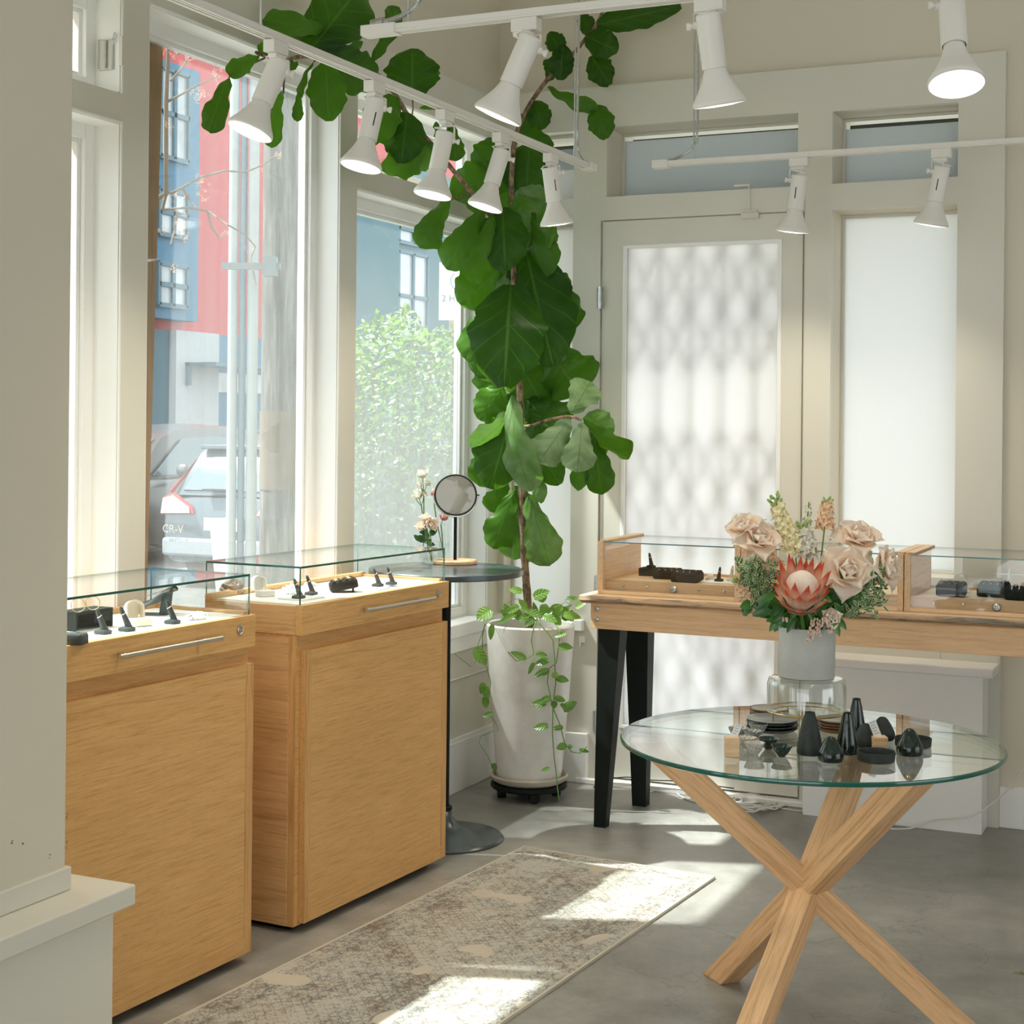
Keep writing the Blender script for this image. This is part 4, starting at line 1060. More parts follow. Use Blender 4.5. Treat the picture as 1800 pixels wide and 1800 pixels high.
# ================================================================== BISTRO TABLE, MIRROR, JARS
BX, BY, BZ = -2.487, 4.865, .945
k = thing('bistro_table', 'tall round black pedestal table between the far cabinet and the potted tree', 'table', (BX, BY, 0))
Tb = Matrix.Translation((BX, BY, 0))
q = MB(); q.lathe([(.0, BZ - .022), (.266, BZ - .022), (.271, BZ - .018), (.271, BZ - .003), (.268, BZ), (.0, BZ)], 64, Tb, cap0=False, cap1=False); kp(q, 'tabletop', M['slate'], k)
q = MB(); q.lathe([(.0, 0), (.208, 0), (.211, .006), (.205, .012), (.12, .024), (.055, .045), (.030, .075), (.026, .10), (.0, .10)], 56, Tb, cap0=False, cap1=False); kp(q, 'base', M['slate'], k)
q = MB(); q.tube([(BX, BY, .09), (BX, BY, BZ - .022)], .019, 20); q.lathe([(.027, .10), (.030, .104), (.030, .112), (.026, .116)], 20, Tb); kp(q, 'column', M['black'], k)
# mirror
mp_ = onz(797, 988, BZ); mp_ = Vector((-2.545, 5.05, BZ))
k = thing('table_mirror', 'round tilting table mirror with black frame and wooden foot on the round black table', 'mirror', mp_)
q = MB(); q.lathe([(0, 0), (.078, 0), (.081, .003), (.081, .012), (.078, .015), (0, .015)], 40, Matrix.Translation(mp_), cap0=False, cap1=False); kp(q, 'wooden_foot', M['beech'], k)
zc = 1.45 - (871 - 747) / FPX * ((mp_ - CAMP).dot(FW))
ctr = Vector((mp_.x, mp_.y, zc)); nd_ = (CAMP + Vector((.2, 0, 1.5)) - ctr).normalized()
Mm = Matrix.Translation(ctr) @ orient(nd_)
q = MB(); q.tube([mp_ + Vector((0, 0, .012)), Vector((mp_.x, mp_.y, zc - .080))], .006, 12); kp(q, 'stem', M['black'], k)
q = MB()
ar = [ctr + (-RT * math.cos(a) * .081 + UP * -math.sin(a) * .081) for a in [PI * i / 20 for i in range(21)]]
q.tube(ar, .0025, 8); kp(q, 'yoke', M['steel'], k)
q = MB(); q.torus(.0745, .0035, Mm, 48, 8); q.tube([ctr + RT * .074, ctr + RT * .086], .003, 8); kp(q, 'rim', M['black'], k)
q = MB(); q.lathe([(0, .001), (.0745, .001)], 48, Mm, cap0=False, cap1=False); q.lathe([(0, -.004), (.0745, -.004)], 48, Mm, cap0=False, cap1=False); kp(q, 'mirror_glass', M['mirror'], k)

def jar(label, p, r0, h, name='glass_jar', neck=.85):
    t = thing(name, label, 'vase', p)
    q = MB(); q.lathe([(0, .002), (r0 * .9, .002), (r0, .006), (r0, h * .70), (r0 * neck, h * .80), (r0 * neck, h)], 28, cap0=False, cap1=False)
    q.torus(r0 * neck, .0012, Matrix.Translation((0, 0, h)), 28, 6)
    q.build('glass', M['jar_glass'], t, smooth=60)
    q = MB(); q.lathe([(0, .004), (r0 * .93, .005), (r0 * .93, h * .5), (0, h * .5)], 24, cap0=False, cap1=False); q.build('water', M['jar_glass'], t)
    return t
# ================================================================== FLOWER BUILDERS
rf = random.Random(21)
M['rose'] = petalmat('rose_petal', (.93, .74, .56), (.97, .88, .78), .28)
M['rose_pink'] = petalmat('ranunculus_petal', (.85, .30, .28), (.90, .68, .62), .25, (.1, .8))
M['white_petal'] = petalmat('white_petal', (.82, .80, .62), (.90, .89, .84), .3)
M['stock_yellow'] = petalmat('cream_stock', (.90, .84, .46), (.95, .90, .70), .3)
M['stock_peach'] = petalmat('peach_stock', (.86, .60, .34), (.92, .74, .55), .3)
M['protea'] = petalmat('protea_bract', (.88, .66, .48), (.62, .11, .06), .2, (.55, .82))
M['protea_low'] = petalmat('protea_low_bract', (.66, .40, .24), (.74, .26, .17), .15, (.3, 1.0))
M['protea_dome'] = plain('protea_dome', (.78, .68, .58), .85, var=.12, nscale=30, bump=.6)
M['stem'] = plain('flower_stem', (.12, .26, .05), .5, var=.15, nscale=30)
M['green'] = leafmat('bouquet_leaf', (.012, .07, .012), (.06, .20, .03), (.10, .25, .06), under=(.2, .32, .15), rough=.3, trans=.15, nv=1, bump=0, tcol=(.1, .35, .03))
M['varieg'] = NT('variegated_leaf').mat
def _var():
    t = NT('variegated_leaf_margin'); uv = t.node('ShaderNodeUVMap'); sep = t.node('ShaderNodeSeparateXYZ'); t.link(uv.outputs[0], sep.inputs[0])
    au = t.math('ABSOLUTE', sep.outputs[0])
    t.link(t.ramp(au, [(.50, (.08, .20, .05)), (.80, (.62, .66, .42))]), t.b.inputs['Base Color']); t.b.inputs['Roughness'].default_value = .5
    return t.mat
M['varieg'] = _var()

def petal(q, Mx, L, W, a0, a1, cup=.25, point=.15, r0=.0, nu=6, nv=7, ruffle=0.0, seed=0):
    """petal growing from the axis (Z of Mx) outwards; angle from axis goes a0 -> a1"""
    P = []; UV = []
    r, z = r0, 0.0
    for i in range(nv + 1):
        t = i / nv; a = a0 + (a1 - a0) * t ** 1.4
        if i: r += L / nv * math.sin(a); z += L / nv * math.cos(a)
        wv = W * (math.sin(PI * min(1, .12 + t * .80)) ** .7) * (1 - point * t ** 6)
        row = []; uvr = []
        for j in range(nu + 1):
            u = -1 + 2 * j / nu
            ww = wv * (1 if t < .999 else (.55 if point else .8))
            tip = -abs(u) ** 1.5 * L * .16 * t * (1 + point)
            inw = cup * W * u * u
            ca, sa = math.cos(a), math.sin(a)
            rr = r - inw * ca + tip * sa; zz = z + inw * sa + tip * ca
            if ruffle: zz += ruffle * math.sin(u * 7 + seed) * t * t * L; rr += ruffle * math.cos(u * 5 + seed * 2) * t * t * L
            row.append(Mx @ Vector((rr, u * ww, zz))); uvr.append((u, t))
        P.append(row); UV.append(uvr)
    q.grid(P, 0, UV)
def rose(q, Mx, r, n=18, open_=1.0, seed=1, curl=1.0):
    rr = random.Random(seed); r = r * .90
    for k in range(n):
        t = k / (n - 1)
        ang = k * 2.399 + rr.uniform(-.15, .15)
        a0 = R(2 + 42 * t * open_); a1 = R(-28 + (120 + 26 * curl) * t ** 1.1 * open_ + rr.uniform(-8, 8))
        L = r * (.62 + .62 * t); W = r * (.30 + .38 * t)
        petal(q, Mx @ Matrix.Rotation(ang, 4, 'Z') @ Matrix.Translation((r * .02 + r * .10 * t, 0, 0)), L, W, a0, a1, cup=.55 - .35 * t, point=.35 * t, ruffle=.05 * t, seed=k)
def simple_leaf(q, base, d, up, L, W, fold=.15, bend=.2, nu=4, nv=7, prof=None):
    d = Vector(d).normalized(); s = d.cross(Vector(up))
    if s.length < 1e-4: s = d.orthogonal()
    s.normalize(); n_ = s.cross(d).normalized()
    P = []; UV = []
    for i in range(nv + 1):
        t = i / nv
        wv = W * (math.sin(PI * t ** .85) ** .8 if prof is None else prof(t)) + 1e-5
        c = Vector(base) + d * (L * t) - n_ * (bend * L * t * t)
        P.append([c + s * (wv * (-1 + 2 * j / nu)) + n_ * (fold * wv * abs(-1 + 2 * j / nu)) for j in range(nu + 1)])
        UV.append([(-1 + 2 * j / nu, t) for j in range(nu + 1)])
    q.grid(P, 0, UV)
def stock(q, bud, p0, p1, rad, n, seed):
    """spike of small ruffled florets from p0 to p1"""
    rr = random.Random(seed); ax = (Vector(p1) - Vector(p0)); L = ax.length; ax.normalize()
    for k in range(n):
        t = (k + .5) / n; a = k * 2.399; c = Vector(p0) + ax * L * t
        rad_t = rad * (1 - .45 * t) * (1 if t > .06 else .7)
        B0 = orient(ax); dr = (B0 @ Matrix.Rotation(a, 4, 'Z') @ Vector((1, 0, .35))).normalized()
        if t < .84:
            f = rad_t * .62
            Mf = Matrix.Translation(c + dr * rad_t * .55) @ orient(dr) @ Matrix.Rotation(rr.uniform(0, 6), 4, 'Z')
            for m_ in range(5):
                petal(q, Mf @ Matrix.Rotation(m_ * 1.257, 4, 'Z'), f * rr.uniform(.8, 1.15), f * .5, R(rr.uniform(25, 50)), R(rr.uniform(70, 120)), cup=.1, point=0, nu=3, nv=3, ruffle=.22, seed=k + m_)
        else:
            b0 = c + dr * rad_t * .6
            bud.lathe([(0, -rad * .14), (rad * .13, 0), (rad * .10, rad * .2), (.0003, rad * .32)], 7, Matrix.Translation(b0) @ orient((dr + ax).normalized()), cap0=False)
    return
def flower_thing(name, label, cat, base, group=None):
    return thing(name, label, cat, base, 0, group)

# ================================================================== ROUND GLASS TABLE
TZ = .70
Ct = FW * 3.752 + RT * .723
TR = .455
k = thing('glass_table', 'round glass topped table on three crossed ash beams', 'table', (Ct.x, Ct.y, 0))
tabpos = Vector((Ct.x, Ct.y, 0)); Tt = Matrix.Translation(tabpos)
q = MB()
prof = [(0, TZ), (TR - .004, TZ)]; q.lathe(prof, 128, Tt, 0, False, False)
q.lathe([(TR - .004, TZ), (TR - .001, TZ - .0015), (TR, TZ - .005), (TR - .001, TZ - .0095), (TR - .004, TZ - .011)], 128, Tt, 1, False, False)
q.lathe([(TR - .004, TZ - .011), (0, TZ - .011)], 128, Tt, 0, False, False)
kp(q, 'glass_top', [M['tabletop_glass'], M['edge']], k)
zc_ = .335
for i_, a in enumerate((114.4, 234.4, -5.6)):
    a = R(a); hd = RT * math.cos(a) + FW * math.sin(a)
    foot = tabpos + hd * .385; top = tabpos - hd * .385 + UP * (TZ - .013)
    dv = (top - foot).normalized(); ln = (top - foot).length
    # extend so the end cuts are horizontal
    h = .0295; s1 = hd.cross(UP).normalized(); s2 = s1.cross(dv).normalized()
    rot = Matrix.Rotation(R(0), 4, dv)
    off = (0, 0, 0)
    q = MB(); lo = []; hi = []
    for sx_, sy_ in ((-1, -1), (1, -1), (1, 1), (-1, 1)):
        o_ = s1 * h * sx_ + s2 * h * sy_
        p = foot + o_; p -= dv * (p.z / dv.z); lo.append(q.add(p))
        p2 = top + o_; p2 -= dv * ((p2.z - (TZ - .013)) / dv.z); hi.append(q.add(p2))
    q.face(lo[::-1]); q.face(hi)
    for e in range(4): q.face((lo[e], lo[(e + 1) % 4], hi[(e + 1) % 4], hi[e]))
    # local frame along the beam so that the grain follows it
    o = q.build('beam_leg', M['ash'], None, bevel=.002)
    Q = orient(dv); Q.translation = foot
    o.data.transform(Q.inverted()); o.parent = k; o.matrix_parent_inverse = Matrix.Translation(-tabpos); o.matrix_basis = Q
    q = MB(); q.lathe([(0, TZ - .0135), (.012, TZ - .0135), (.012, TZ - .0112), (0, TZ - .0112)], 20, Matrix.Translation((top.x, top.y, 0)), cap0=False, cap1=False); kp(q, 'fixing_disc', M['steel'], k)

# ------------------------------------------------ things on the glass table
def tz(px, py): return onz(px, py, TZ)
mud = NT('dark_stoneware'); n1 = mud.noise(mud.coord(), 40, 5, .7)
mud.link(mud.ramp(n1, [(.4, (.010, .016, .013)), (.7, (.026, .034, .029))]), mud.b.inputs['Base Color']); mud.b.inputs['Roughness'].default_value = .62; mud.bump(n1, .15, .001)
glz = NT('glossy_dark_glaze'); n2 = glz.noise(glz.coord(), 30, 6, .65, 1.5)
glz.link(glz.ramp(n2, [(.4, (.005, .012, .009)), (.6, (.012, .026, .020)), (.68, (.09, .12, .11)), (.72, (.012, .022, .02))]), glz.b.inputs['Base Color']); glz.b.inputs['Roughness'].default_value = .16
MUD, GLZ = mud.mat, glz.mat
def S(px_w, p): return px_w / FPX * ((Vector(p) - CAMP).dot(FW))
def pot_lathe(name, label, cat, p, prof, mat, seg=36, group=None):
    q = MB(); q.lathe(prof, seg, cap0=True, cap1=False)
    return tag(q.build(name, mat, loc=p, smooth=50), label, cat, group)
def cone_vase(label, px, py, wpx, hpx, mat, topw=.40):
    p = tz(px, py - wpx * .10); r_ = S(wpx / 2, p); h = S(hpx, p)
    pr = [(r_ * .94, 0), (r_, h * .05), (r_ * .97, h * .22), (r_ * .80, h * .50), (r_ * .58, h * .80), (r_ * topw, h * .96), (r_ * topw * 1.02, h), (r_ * topw * .7, h * .99), (r_ * topw * .6, h * .9)]
    return pot_lathe('cone_vase', label, 'vase', p, pr, mat)
def dome(label, px, py, wpx, hpx, mat):
    p = tz(px, py - wpx * .10); r_ = S(wpx / 2, p); h = S(hpx, p)
    pr = [(r_ * .88, 0), (r_ * .97, h * .08), (r_, h * .25), (r_ * .93, h * .40), (r_ * .66, h * .70), (r_ * .40, h * .92), (r_ * .24, h), (r_ * .16, h * .985), (r_ * .10, h * .9)]
    return pot_lathe('bud_vase', label, 'vase', p, pr, mat)
cone_vase('matte dark stoneware cone vase, broadest and nearest the glass stand', 1423, 1330, 45, 74, MUD)
cone_vase('glossy dark glazed cone vase with drips behind the glossy bud vase', 1489, 1328, 38, 72, GLZ, .42)
cone_vase('tallest dark glazed cone vase, rearmost of the vases', 1505, 1305, 34, 74, GLZ, .42)
dome('small glossy dark bud vase in front between the two cone vases', 1460, 1342, 46, 42, GLZ)
dome('matte dark bud vase behind the round dish', 1521, 1316, 42, 40, MUD)
dome('matte dark bud vase rearmost of the bud vases', 1551, 1304, 44, 39, MUD)
dome('glossy dark bud vase with a pale drip at the right', 1599, 1331, 47, 45, GLZ)
def dish(name, label, px, py, wpx, hpx, mat, cat='dish'):
    p = tz(px, py - wpx * .13); r_ = S(wpx / 2, p); h = S(hpx, p)
    return pot_lathe(name, label, cat, p, [(r_ * .90, 0), (r_ * .97, h * .1), (r_, h), (r_ * .95, h), (r_ * .90, h * .35), (0.0, h * .3)], mat)
dish('shallow_dish', 'round flat dark dish at the front of the dark stoneware', 1540, 1346, 67, 17, MUD)
dish('shallow_dish', 'round flat dark dish half hidden behind the dripped bud vase', 1605, 1320, 64, 15, MUD)
spk = NT('speckled_glaze'); n3 = spk.noise(spk.coord(), 220, 3, .7)
spk.link(spk.ramp(n3, [(.38, (.12, .15, .15)), (.5, (.33, .37, .36)), (.62, (.62, .60, .52))]), spk.b.inputs['Base Color']); spk.b.inputs['Roughness'].default_value = .12
spk2 = NT('dark_speckled_glaze'); n4 = spk2.noise(spk2.coord(), 220, 3, .7)
spk2.link(spk2.ramp(n4, [(.5, (.008, .022, .016)), (.64, (.03, .07, .05)), (.72, (.4, .42, .38))]), spk2.b.inputs['Base Color']); spk2.b.inputs['Roughness'].default_value = .1
spk3 = NT('clear_speckled_glaze'); n5 = spk3.noise(spk3.coord(), 200, 3, .7)
spk3.link(spk3.ramp(n5, [(.4, (.36, .34, .28)), (.55, (.62, .60, .54))]), spk3.b.inputs['Base Color']); spk3.b.inputs['Roughness'].default_value = .15
def bowl(label, px, py, wpx, hpx, mat):
    p = tz(px, py - 3); r_ = S(wpx / 2, p); h = S(hpx, p)
    q = MB(); q.lathe([(r_ * .30, 0), (r_ * .34, h * .04), (r_ * .70, h * .42), (r_ * .97, h * .9), (r_, h), (r_ * .96, h), (r_ * .66, h * .5), (r_ * .25, h * .14), (0, h * .12)], 30, cap1=False)
    tag(q.build('pinch_bowl', mat, loc=p, smooth=60), label, 'bowl', 'small speckled bowls on the glass table')
bowl('tiny speckled bowl right behind the price tag block', 1297, 1300, 34, 18, spk.mat)
bowl('tiny bluish speckled bowl rearmost in the bowl cluster', 1333, 1294, 35, 20, spk.mat)
bowl('tiny speckled bowl in the middle of the cluster', 1323, 1304, 33, 17, spk.mat)
bowl('tiny tan speckled bowl at the left of the cluster', 1311, 1318, 38, 19, spk3.mat)
bowl('tiny pale clear speckled bowl at the front of the cluster', 1326, 1330, 36, 22, spk3.mat)
bowl('tiny dark green bowl right against the brass stand leg', 1351, 1320, 36, 20, spk2.mat)
bowl('tiny dark green bowl, foremost and rightmost of the bowls', 1374, 1333, 37, 20, spk2.mat)
rim = plain('raw_clay_rim', (.28, .15, .07), .8); pw = plain('pale_plate_glaze', (.55, .55, .52), .3); pk = plain('black_plate_glaze', (.02, .028, .025), .3)
def plate(label, p, r_, mat):
    h = .010
    q = MB(); q.lathe([(r_ * .72, 0), (r_ * .82, .001), (r_, h * .8)], 40, m=1, cap1=False); q.lathe([(r_, h * .8), (r_ * .985, h), (r_ * .93, h * .9)], 40, m=1, cap0=False, cap1=False); q.lathe([(r_ * .93, h * .9), (r_ * .8, h * .5), (0, h * .45)], 40, m=0, cap0=False, cap1=False)
    tag(q.build('small_plate', [mat, rim if mat is pw else mat], loc=p, smooth=60), label, 'plate', 'small plates on the glass table')
p0 = tz(1357, 1284)
for i_, z in enumerate((0, .0075, .015, .0225)):
    plate(('bottom', 'second lowest', 'third lowest', 'top')[i_] + ' plate of the dark stack left under the brass ring', p0 + Vector((.002 * (i_ % 2), 0, z)), S(45, p0), pk if i_ < 3 else plain('grey_plate_glaze', (.35, .38, .37), .25))
p1 = tz(1352, 1266)
for i_ in range(4): plate(('bottom', 'second lowest', 'third lowest', 'top')[i_] + ' plate of the pale brown rimmed stack behind the dark stack', p1 + Vector((0, 0, .0075 * i_)), S(34, p1), pw)
p1 = tz(1473, 1285)
for i_ in range(4): plate(('bottom', 'second lowest', 'third lowest', 'top')[i_] + ' plate of the brown stack behind the cone vases', p1 + Vector((0, .002 * (i_ % 2), .007 * i_)), S(38, p1), pw)
def price(label, px, py, wpx, hpx, lean, rows):
    p = tz(px, py - 4); w_ = S(wpx, p); h = S(hpx, p)
    t = thing('price_tag_holder', label, 'price tag', p, YAW)
    q = MB(); q.box((-w_ / 2, -w_ / 2, 0), (w_ / 2, w_ / 2, h)); q.build('wood_block', M['beech_l'], t, bevel=.001)
    Mt = Matrix.Translation((0, -.001, h * .75)) @ Matrix.Rotation(R(lean), 4, 'Y')
    q = MB(); q.box((-w_ * .26, 0, 0), (w_ * .26, .001, w_ * 1.35), M=Mt); cd = q.build('card', M['paper'], t)
    q = MB()
    for r_ in range(rows):
        z = w_ * 1.22 - r_ * w_ * .2; q.box((-w_ * .17, -.0006, z), (w_ * (.10 if r_ % 2 else .17), 0, z + w_ * .035), M=Mt)
    q.build('handwriting', M['ink'], cd)
price('wooden block holding a leaning white price card beside the small bowls', 1286, 1333, 24, 34, 22, 4)
price('wooden block with a leaning white price card behind the flat dish', 1545, 1320, 26, 22, -22, 5)

# brass ring stand, glass cloche, vase
Sc = FW * 3.86 + RT * (522 / FPX * 3.86); Sc.z = TZ
k = thing('brass_ring_stand', 'brass wire ring stand with three legs holding the glass cloche', 'stand', Sc)
rz_ = .751; rr_ = .1005
q = MB(); q.torus(rr_, .0020, Matrix.Translation((Sc.x, Sc.y, rz_)), 64, 8); kp(q, 'ring', M['brass'], k)
for a in (205, 85, -35):
    hd = RT * math.cos(R(a)) + FW * math.sin(R(a)); e = Vector((Sc.x, Sc.y, 0)) + hd * (rr_ - .001)
    q = MB(); q.tube([e + UP * TZ, e + UP * rz_], .0024, 8); kp(q, 'leg', M['brass'], k)
q = MB(); q.torus(rr_ - .014, .0014, Matrix.Translation((Sc.x, Sc.y, rz_ - .006)), 64, 6); kp(q, 'inner_ring', M['brass'], k)
k = thing('glass_cloche', 'upturned clear glass bowl on the brass ring under the flower vase', 'glass bowl', (Sc.x, Sc.y, rz_))
q = MB(); cr = .0965; ct = .833
pr = [(cr - .002, rz_ + .002), (cr, rz_ + .003), (cr, ct - .016), (cr - .004, ct - .004), (cr - .014, ct), (0, ct)]
pi_ = [(0, ct - .005), (cr - .015, ct - .005), (cr - .008, ct - .010), (cr - .004, ct - .018), (cr - .004, rz_ + .004)]
q.lathe(pr, 56, Matrix.Translation((Sc.x, Sc.y, 0)), cap0=False, cap1=False); q.lathe(pi_, 56, Matrix.Translation((Sc.x, Sc.y, 0)), cap0=False, cap1=False)
kp(q, 'glass_wall', M['jar_glass'], k, smooth=50)
q = MB(); q.torus(cr - .002, .0022, Matrix.Translation((Sc.x, Sc.y, rz_ + .003)), 56, 6); q.torus(cr - .010, .0016, Matrix.Translation((Sc.x, Sc.y, ct - .002)), 56, 6); kp(q, 'rim', glass('thick_glass', (.80, .86, .85), 2.0), k)
vr, v0, v1 = .0685, ct, .958
grey = plain('grey_ceramic', (.47, .475, .44), .55, var=.04, nscale=60)
k = thing('flower_vase', 'grey matte ceramic cylinder vase of the big bouquet', 'vase', (Sc.x, Sc.y, v0))
q = MB(); q.lathe([(vr * .96, v0), (vr, v0 + .003), (vr, v0 + .022), (vr * 1.012, v0 + .026), (vr * 1.012, v1 - .002), (vr * .99, v1), (vr * .95, v1), (vr * .95, v0 + .01), (0, v0 + .01)], 56, Matrix.Translation((Sc.x, Sc.y, 0)), cap1=False); kp(q, 'vase_body', grey, k, smooth=40)

# ------------------------------------------------ bouquet; every stem is a thing of its own
Vt = Vector((Sc.x, Sc.y, v1))
FD = 3.86
def bq(px, py, dd=0.0): return at(px, py, FD + dd)
def stem_to(t, p, dn=None, r_=.0022):
    q = MB(); b_ = Vector((Sc.x, Sc.y, v0 + .015)) + Vector((rf.uniform(-.03, .03), rf.uniform(-.03, .03), 0))
    n_ = Vt + Vector((max(-.05, min(.05, (p.x - Vt.x) * .4)), max(-.05, min(.05, (p.y - Vt.y) * .4)), -.005))
    end = p if dn is None else p - Vector(dn) * .01
    q.tube([b_, n_, n_.lerp(end, .5) + UP * .01, end], [r_, r_, r_, r_ * .8], 7)
    return kp(q, 'stem', M['stem'], t)
def bloom_dir(sx, sy, c):  # screen right, up, toward camera
    return (RT * sx + UP * sy - FW * c).normalized()
def rose_at(label, px, py, rpx, d, dd=0, open_=1.0, seed=1, mat='rose', n=18, name='rose', curl=1.0):
    p = bq(px, py, dd); t = thing(name, label, 'flower', p, 0, None)
    q = MB(); rose(q, Matrix.Translation(p - d * rpx / FPX * FD * .45) @ orient(d), rpx / FPX * FD, n, open_, seed, curl)
    kp(q, 'bloom', M[mat], t, smooth=80); stem_to(t, p - d * rpx / FPX * FD * .4)
    return t
rose_at('blush rose at the far upper left of the bouquet', 1306, 922, 38, bloom_dir(-.35, .75, .45), 0, 1.0, 3)
rose_at('blush rose with pointed reflexed petals below the upper left rose', 1338, 942, 44, bloom_dir(.1, .55, .6), -.02, 1.15, 5)
rose_at('blush rose at the upper right of the bouquet', 1512, 938, 47, bloom_dir(.1, .70, .5), 0, 1.15, 8)
rose_at('largest blush rose right of the red protea', 1493, 1000, 55, bloom_dir(.15, .35, .9), -.06, 1.2, 12)
rose_at('blush rose at the far right edge of the bouquet', 1565, 995, 46, bloom_dir(.75, .2, .5), -.01, 1.05, 15)
rose_at('round cream peony style rose low at the right front', 1460, 1085, 27, bloom_dir(.1, .15, 1), -.085, .62, 21, n=24, curl=.4)
# white blooms between
rose_at('white bloom behind the largest rose', 1517, 976, 26, bloom_dir(.2, .5, .6), .04, 1.0, 33, 'white_petal', n=12, name='white_bloom')
rose_at('white bloom behind the peach stock at the left', 1322, 990, 22, bloom_dir(-.5, .3, .6), .03, .9, 35, 'white_petal', n=12, name='white_bloom')
rose_at('small white petals below the left greenery', 1330, 1068, 14, bloom_dir(-.5, -.3, .6), -.02, 1.0, 36, 'white_petal', n=8, name='white_bloom')
rose_at('small peach spray bloom right of centre behind the protea', 1462, 968, 16, bloom_dir(0, .4, .8), .0, .7, 37, n=12, name='spray_rose')
rose_at('small peach spray bloom beside the dried blossom', 1450, 983, 13, bloom_dir(-.2, .3, .9), -.02, .7, 38, n=12, name='spray_rose')
def stock_at(label, pts, rpx, mat, n, seed, name='stock_flower', budtop=True):
    p0, p1 = bq(*pts[0]), bq(*pts[1]); t = thing(name, label, 'flower', p0)
    q, bd = MB(), MB(); stock(q, bd, p0, p1, rpx / FPX * FD, n, seed)
    kp(q, 'bloom', M[mat], t, smooth=80)
    if bd.v: kp(bd, 'buds', plain('flower_bud', (.30, .42, .12), .6), t)
    qq = MB(); qq.tube([p0, p1], .0018, 6); kp(qq, 'spike_stem', M['stem'], t); stem_to(t, p0)
stock_at('pale yellow stock flower spike, tallest left of centre', ((1398, 975, .01), (1360, 874, .01)), 25, 'stock_yellow', 62, 1)
stock_at('peach stock flower spike standing highest at the right', ((1449, 932, .02), (1455, 878, .02)), 20, 'stock_peach', 40, 2)
stock_at('full white stock flower in the centre of the bouquet', ((1417, 978, .02), (1412, 922, .02)), 27, 'white_petal', 46, 3)
stock_at('slender budding white stock between the two tall spikes', ((1418, 925, .05), (1422, 884, .05)), 11, 'white_petal', 14, 4)
stock_at('peach stock flower leaning left above the protea', ((1372, 1012, -.01), (1322, 948, -.01)), 22, 'stock_peach', 46, 5)
stock_at('peach stock flower drooping at the lower left', ((1325, 1062, -.01), (1296, 1018, -.01)), 20, 'stock_peach', 40, 6)
# protea
pc = bq(1404, 1066, -.075); pdv = bloom_dir(0, .80, .60)
t = thing('protea', 'large king protea with coral red pointed bracts at the centre front', 'flower', pc)
q = MB(); r_ = 52 / FPX * FD
for ring_, (nn, L, W, a0, a1, ro, mt) in enumerate(((12, 98, 10, 36, 10, 20, 0), (12, 88, 10.5, 44, 18, 22, 0), (11, 64, 10, 62, 30, 22, 0), (10, 46, 9.5, 72, 40, 22, 0), (8, 28, 9, 88, 55, 18, 0))):
    sc = FD / FPX
    qq = q
    for i in range(nn):
        Mx = Matrix.Translation(pc) @ orient(pdv) @ Matrix.Rotation(2 * PI * (i + .5 * ring_) / nn, 4, 'Z')
        P = []; UV = []
        L_ = L * sc * rf.uniform(.93, 1.05)
        for a in range(11):
            tt = a / 10; an = R(a0 + (a1 - a0) * tt)
            if a == 0: rr0, zz0 = ro * sc * .35, -.004 + ring_ * .0
            else: rr0 += L_ / 10 * math.sin(an); zz0 += L_ / 10 * math.cos(an)
            wv = W * sc * (.45 + .75 * math.sin(PI * min(1, tt * .80 + .08))) * (1 - tt ** 3.2) + .0002
            P.append([Mx @ Vector((rr0 - .35 * wv * u * u, wv * u, zz0)) for u in (-1, -.5, 0, .5, 1)]); UV.append([(u, tt) for u in (-1, -.5, 0, .5, 1)])
        q.grid(P, 0, UV)
kp(q, 'bracts', M['protea'], t, smooth=60)
q = MB(); rs_ = 30 * FD / FPX
q.lathe([(rs_ * .5, 0), (rs_, rs_ * .9), (rs_ * 1.02, rs_ * 1.4), (rs_ * .85, rs_ * 1.95), (rs_ * .5, rs_ * 2.35), (rs_ * .15, rs_ * 2.55), (.0003, rs_ * 2.58)], 48, Matrix.Translation(pc) @ orient(pdv), wob=lambda a, z: .03 * math.sin(24 * a)); kp(q, 'dome', M['protea_dome'], t)
stem_to(t, pc, r_=.005)
# greenery
def greens(label, specs, mat='green', name='leafy_stem'):
    t = thing(name, label, 'leaves', bq(*specs[0][:2]))
    q = MB(); s_ = MB()
    for (px, py, dx, dy, L, W, dd) in specs:
        b_ = bq(px, py, dd); dv = (RT * dx - UP * dy - FW * rf.uniform(.0, .5)).normalized(); q.tone = rf.random()
        simple_leaf(q, b_, dv, -FW + UP * .4 + RT * rf.uniform(-.3, .3), L / FPX * FD, W / FPX * FD, .2, .25)
        s_.tube([Vt + Vector((0, 0, -.01)), b_], .0012, 5)
    kp(q, 'foliage', M[mat], t, smooth=60); kp(s_, 'stem', M['stem'], t)
L1 = []
for _ in range(70):
    px = rf.uniform(1352, 1470); py = rf.uniform(1045, 1085)
    L1.append((px, py, (px - 1412) / 70 + rf.uniform(-.4, .4), rf.uniform(.05, 1.1), rf.uniform(22, 38), rf.uniform(5, 8.5), rf.uniform(-.09, .03)))
greens('dark green glossy leaves spilling over the front of the grey vase', L1)
L2 = [(1395 + rf.uniform(-20, 20), 1060 + rf.uniform(-10, 10), rf.uniform(-1.4, -.5), rf.uniform(-.2, .7), rf.uniform(40, 62), rf.uniform(10, 14), rf.uniform(-.07, 0)) for _ in range(14)]
greens('broad dark leaves at the lower left of the protea', L2)
L2 = [(1450 + rf.uniform(-15, 30), 1050 + rf.uniform(-30, 12), rf.uniform(.1, 1.0), rf.uniform(-1.3, .3), rf.uniform(36, 60), rf.uniform(9, 13), rf.uniform(-.05, .03)) for _ in range(26)]
greens('broad dark leaves right of the protea under the largest rose', L2)
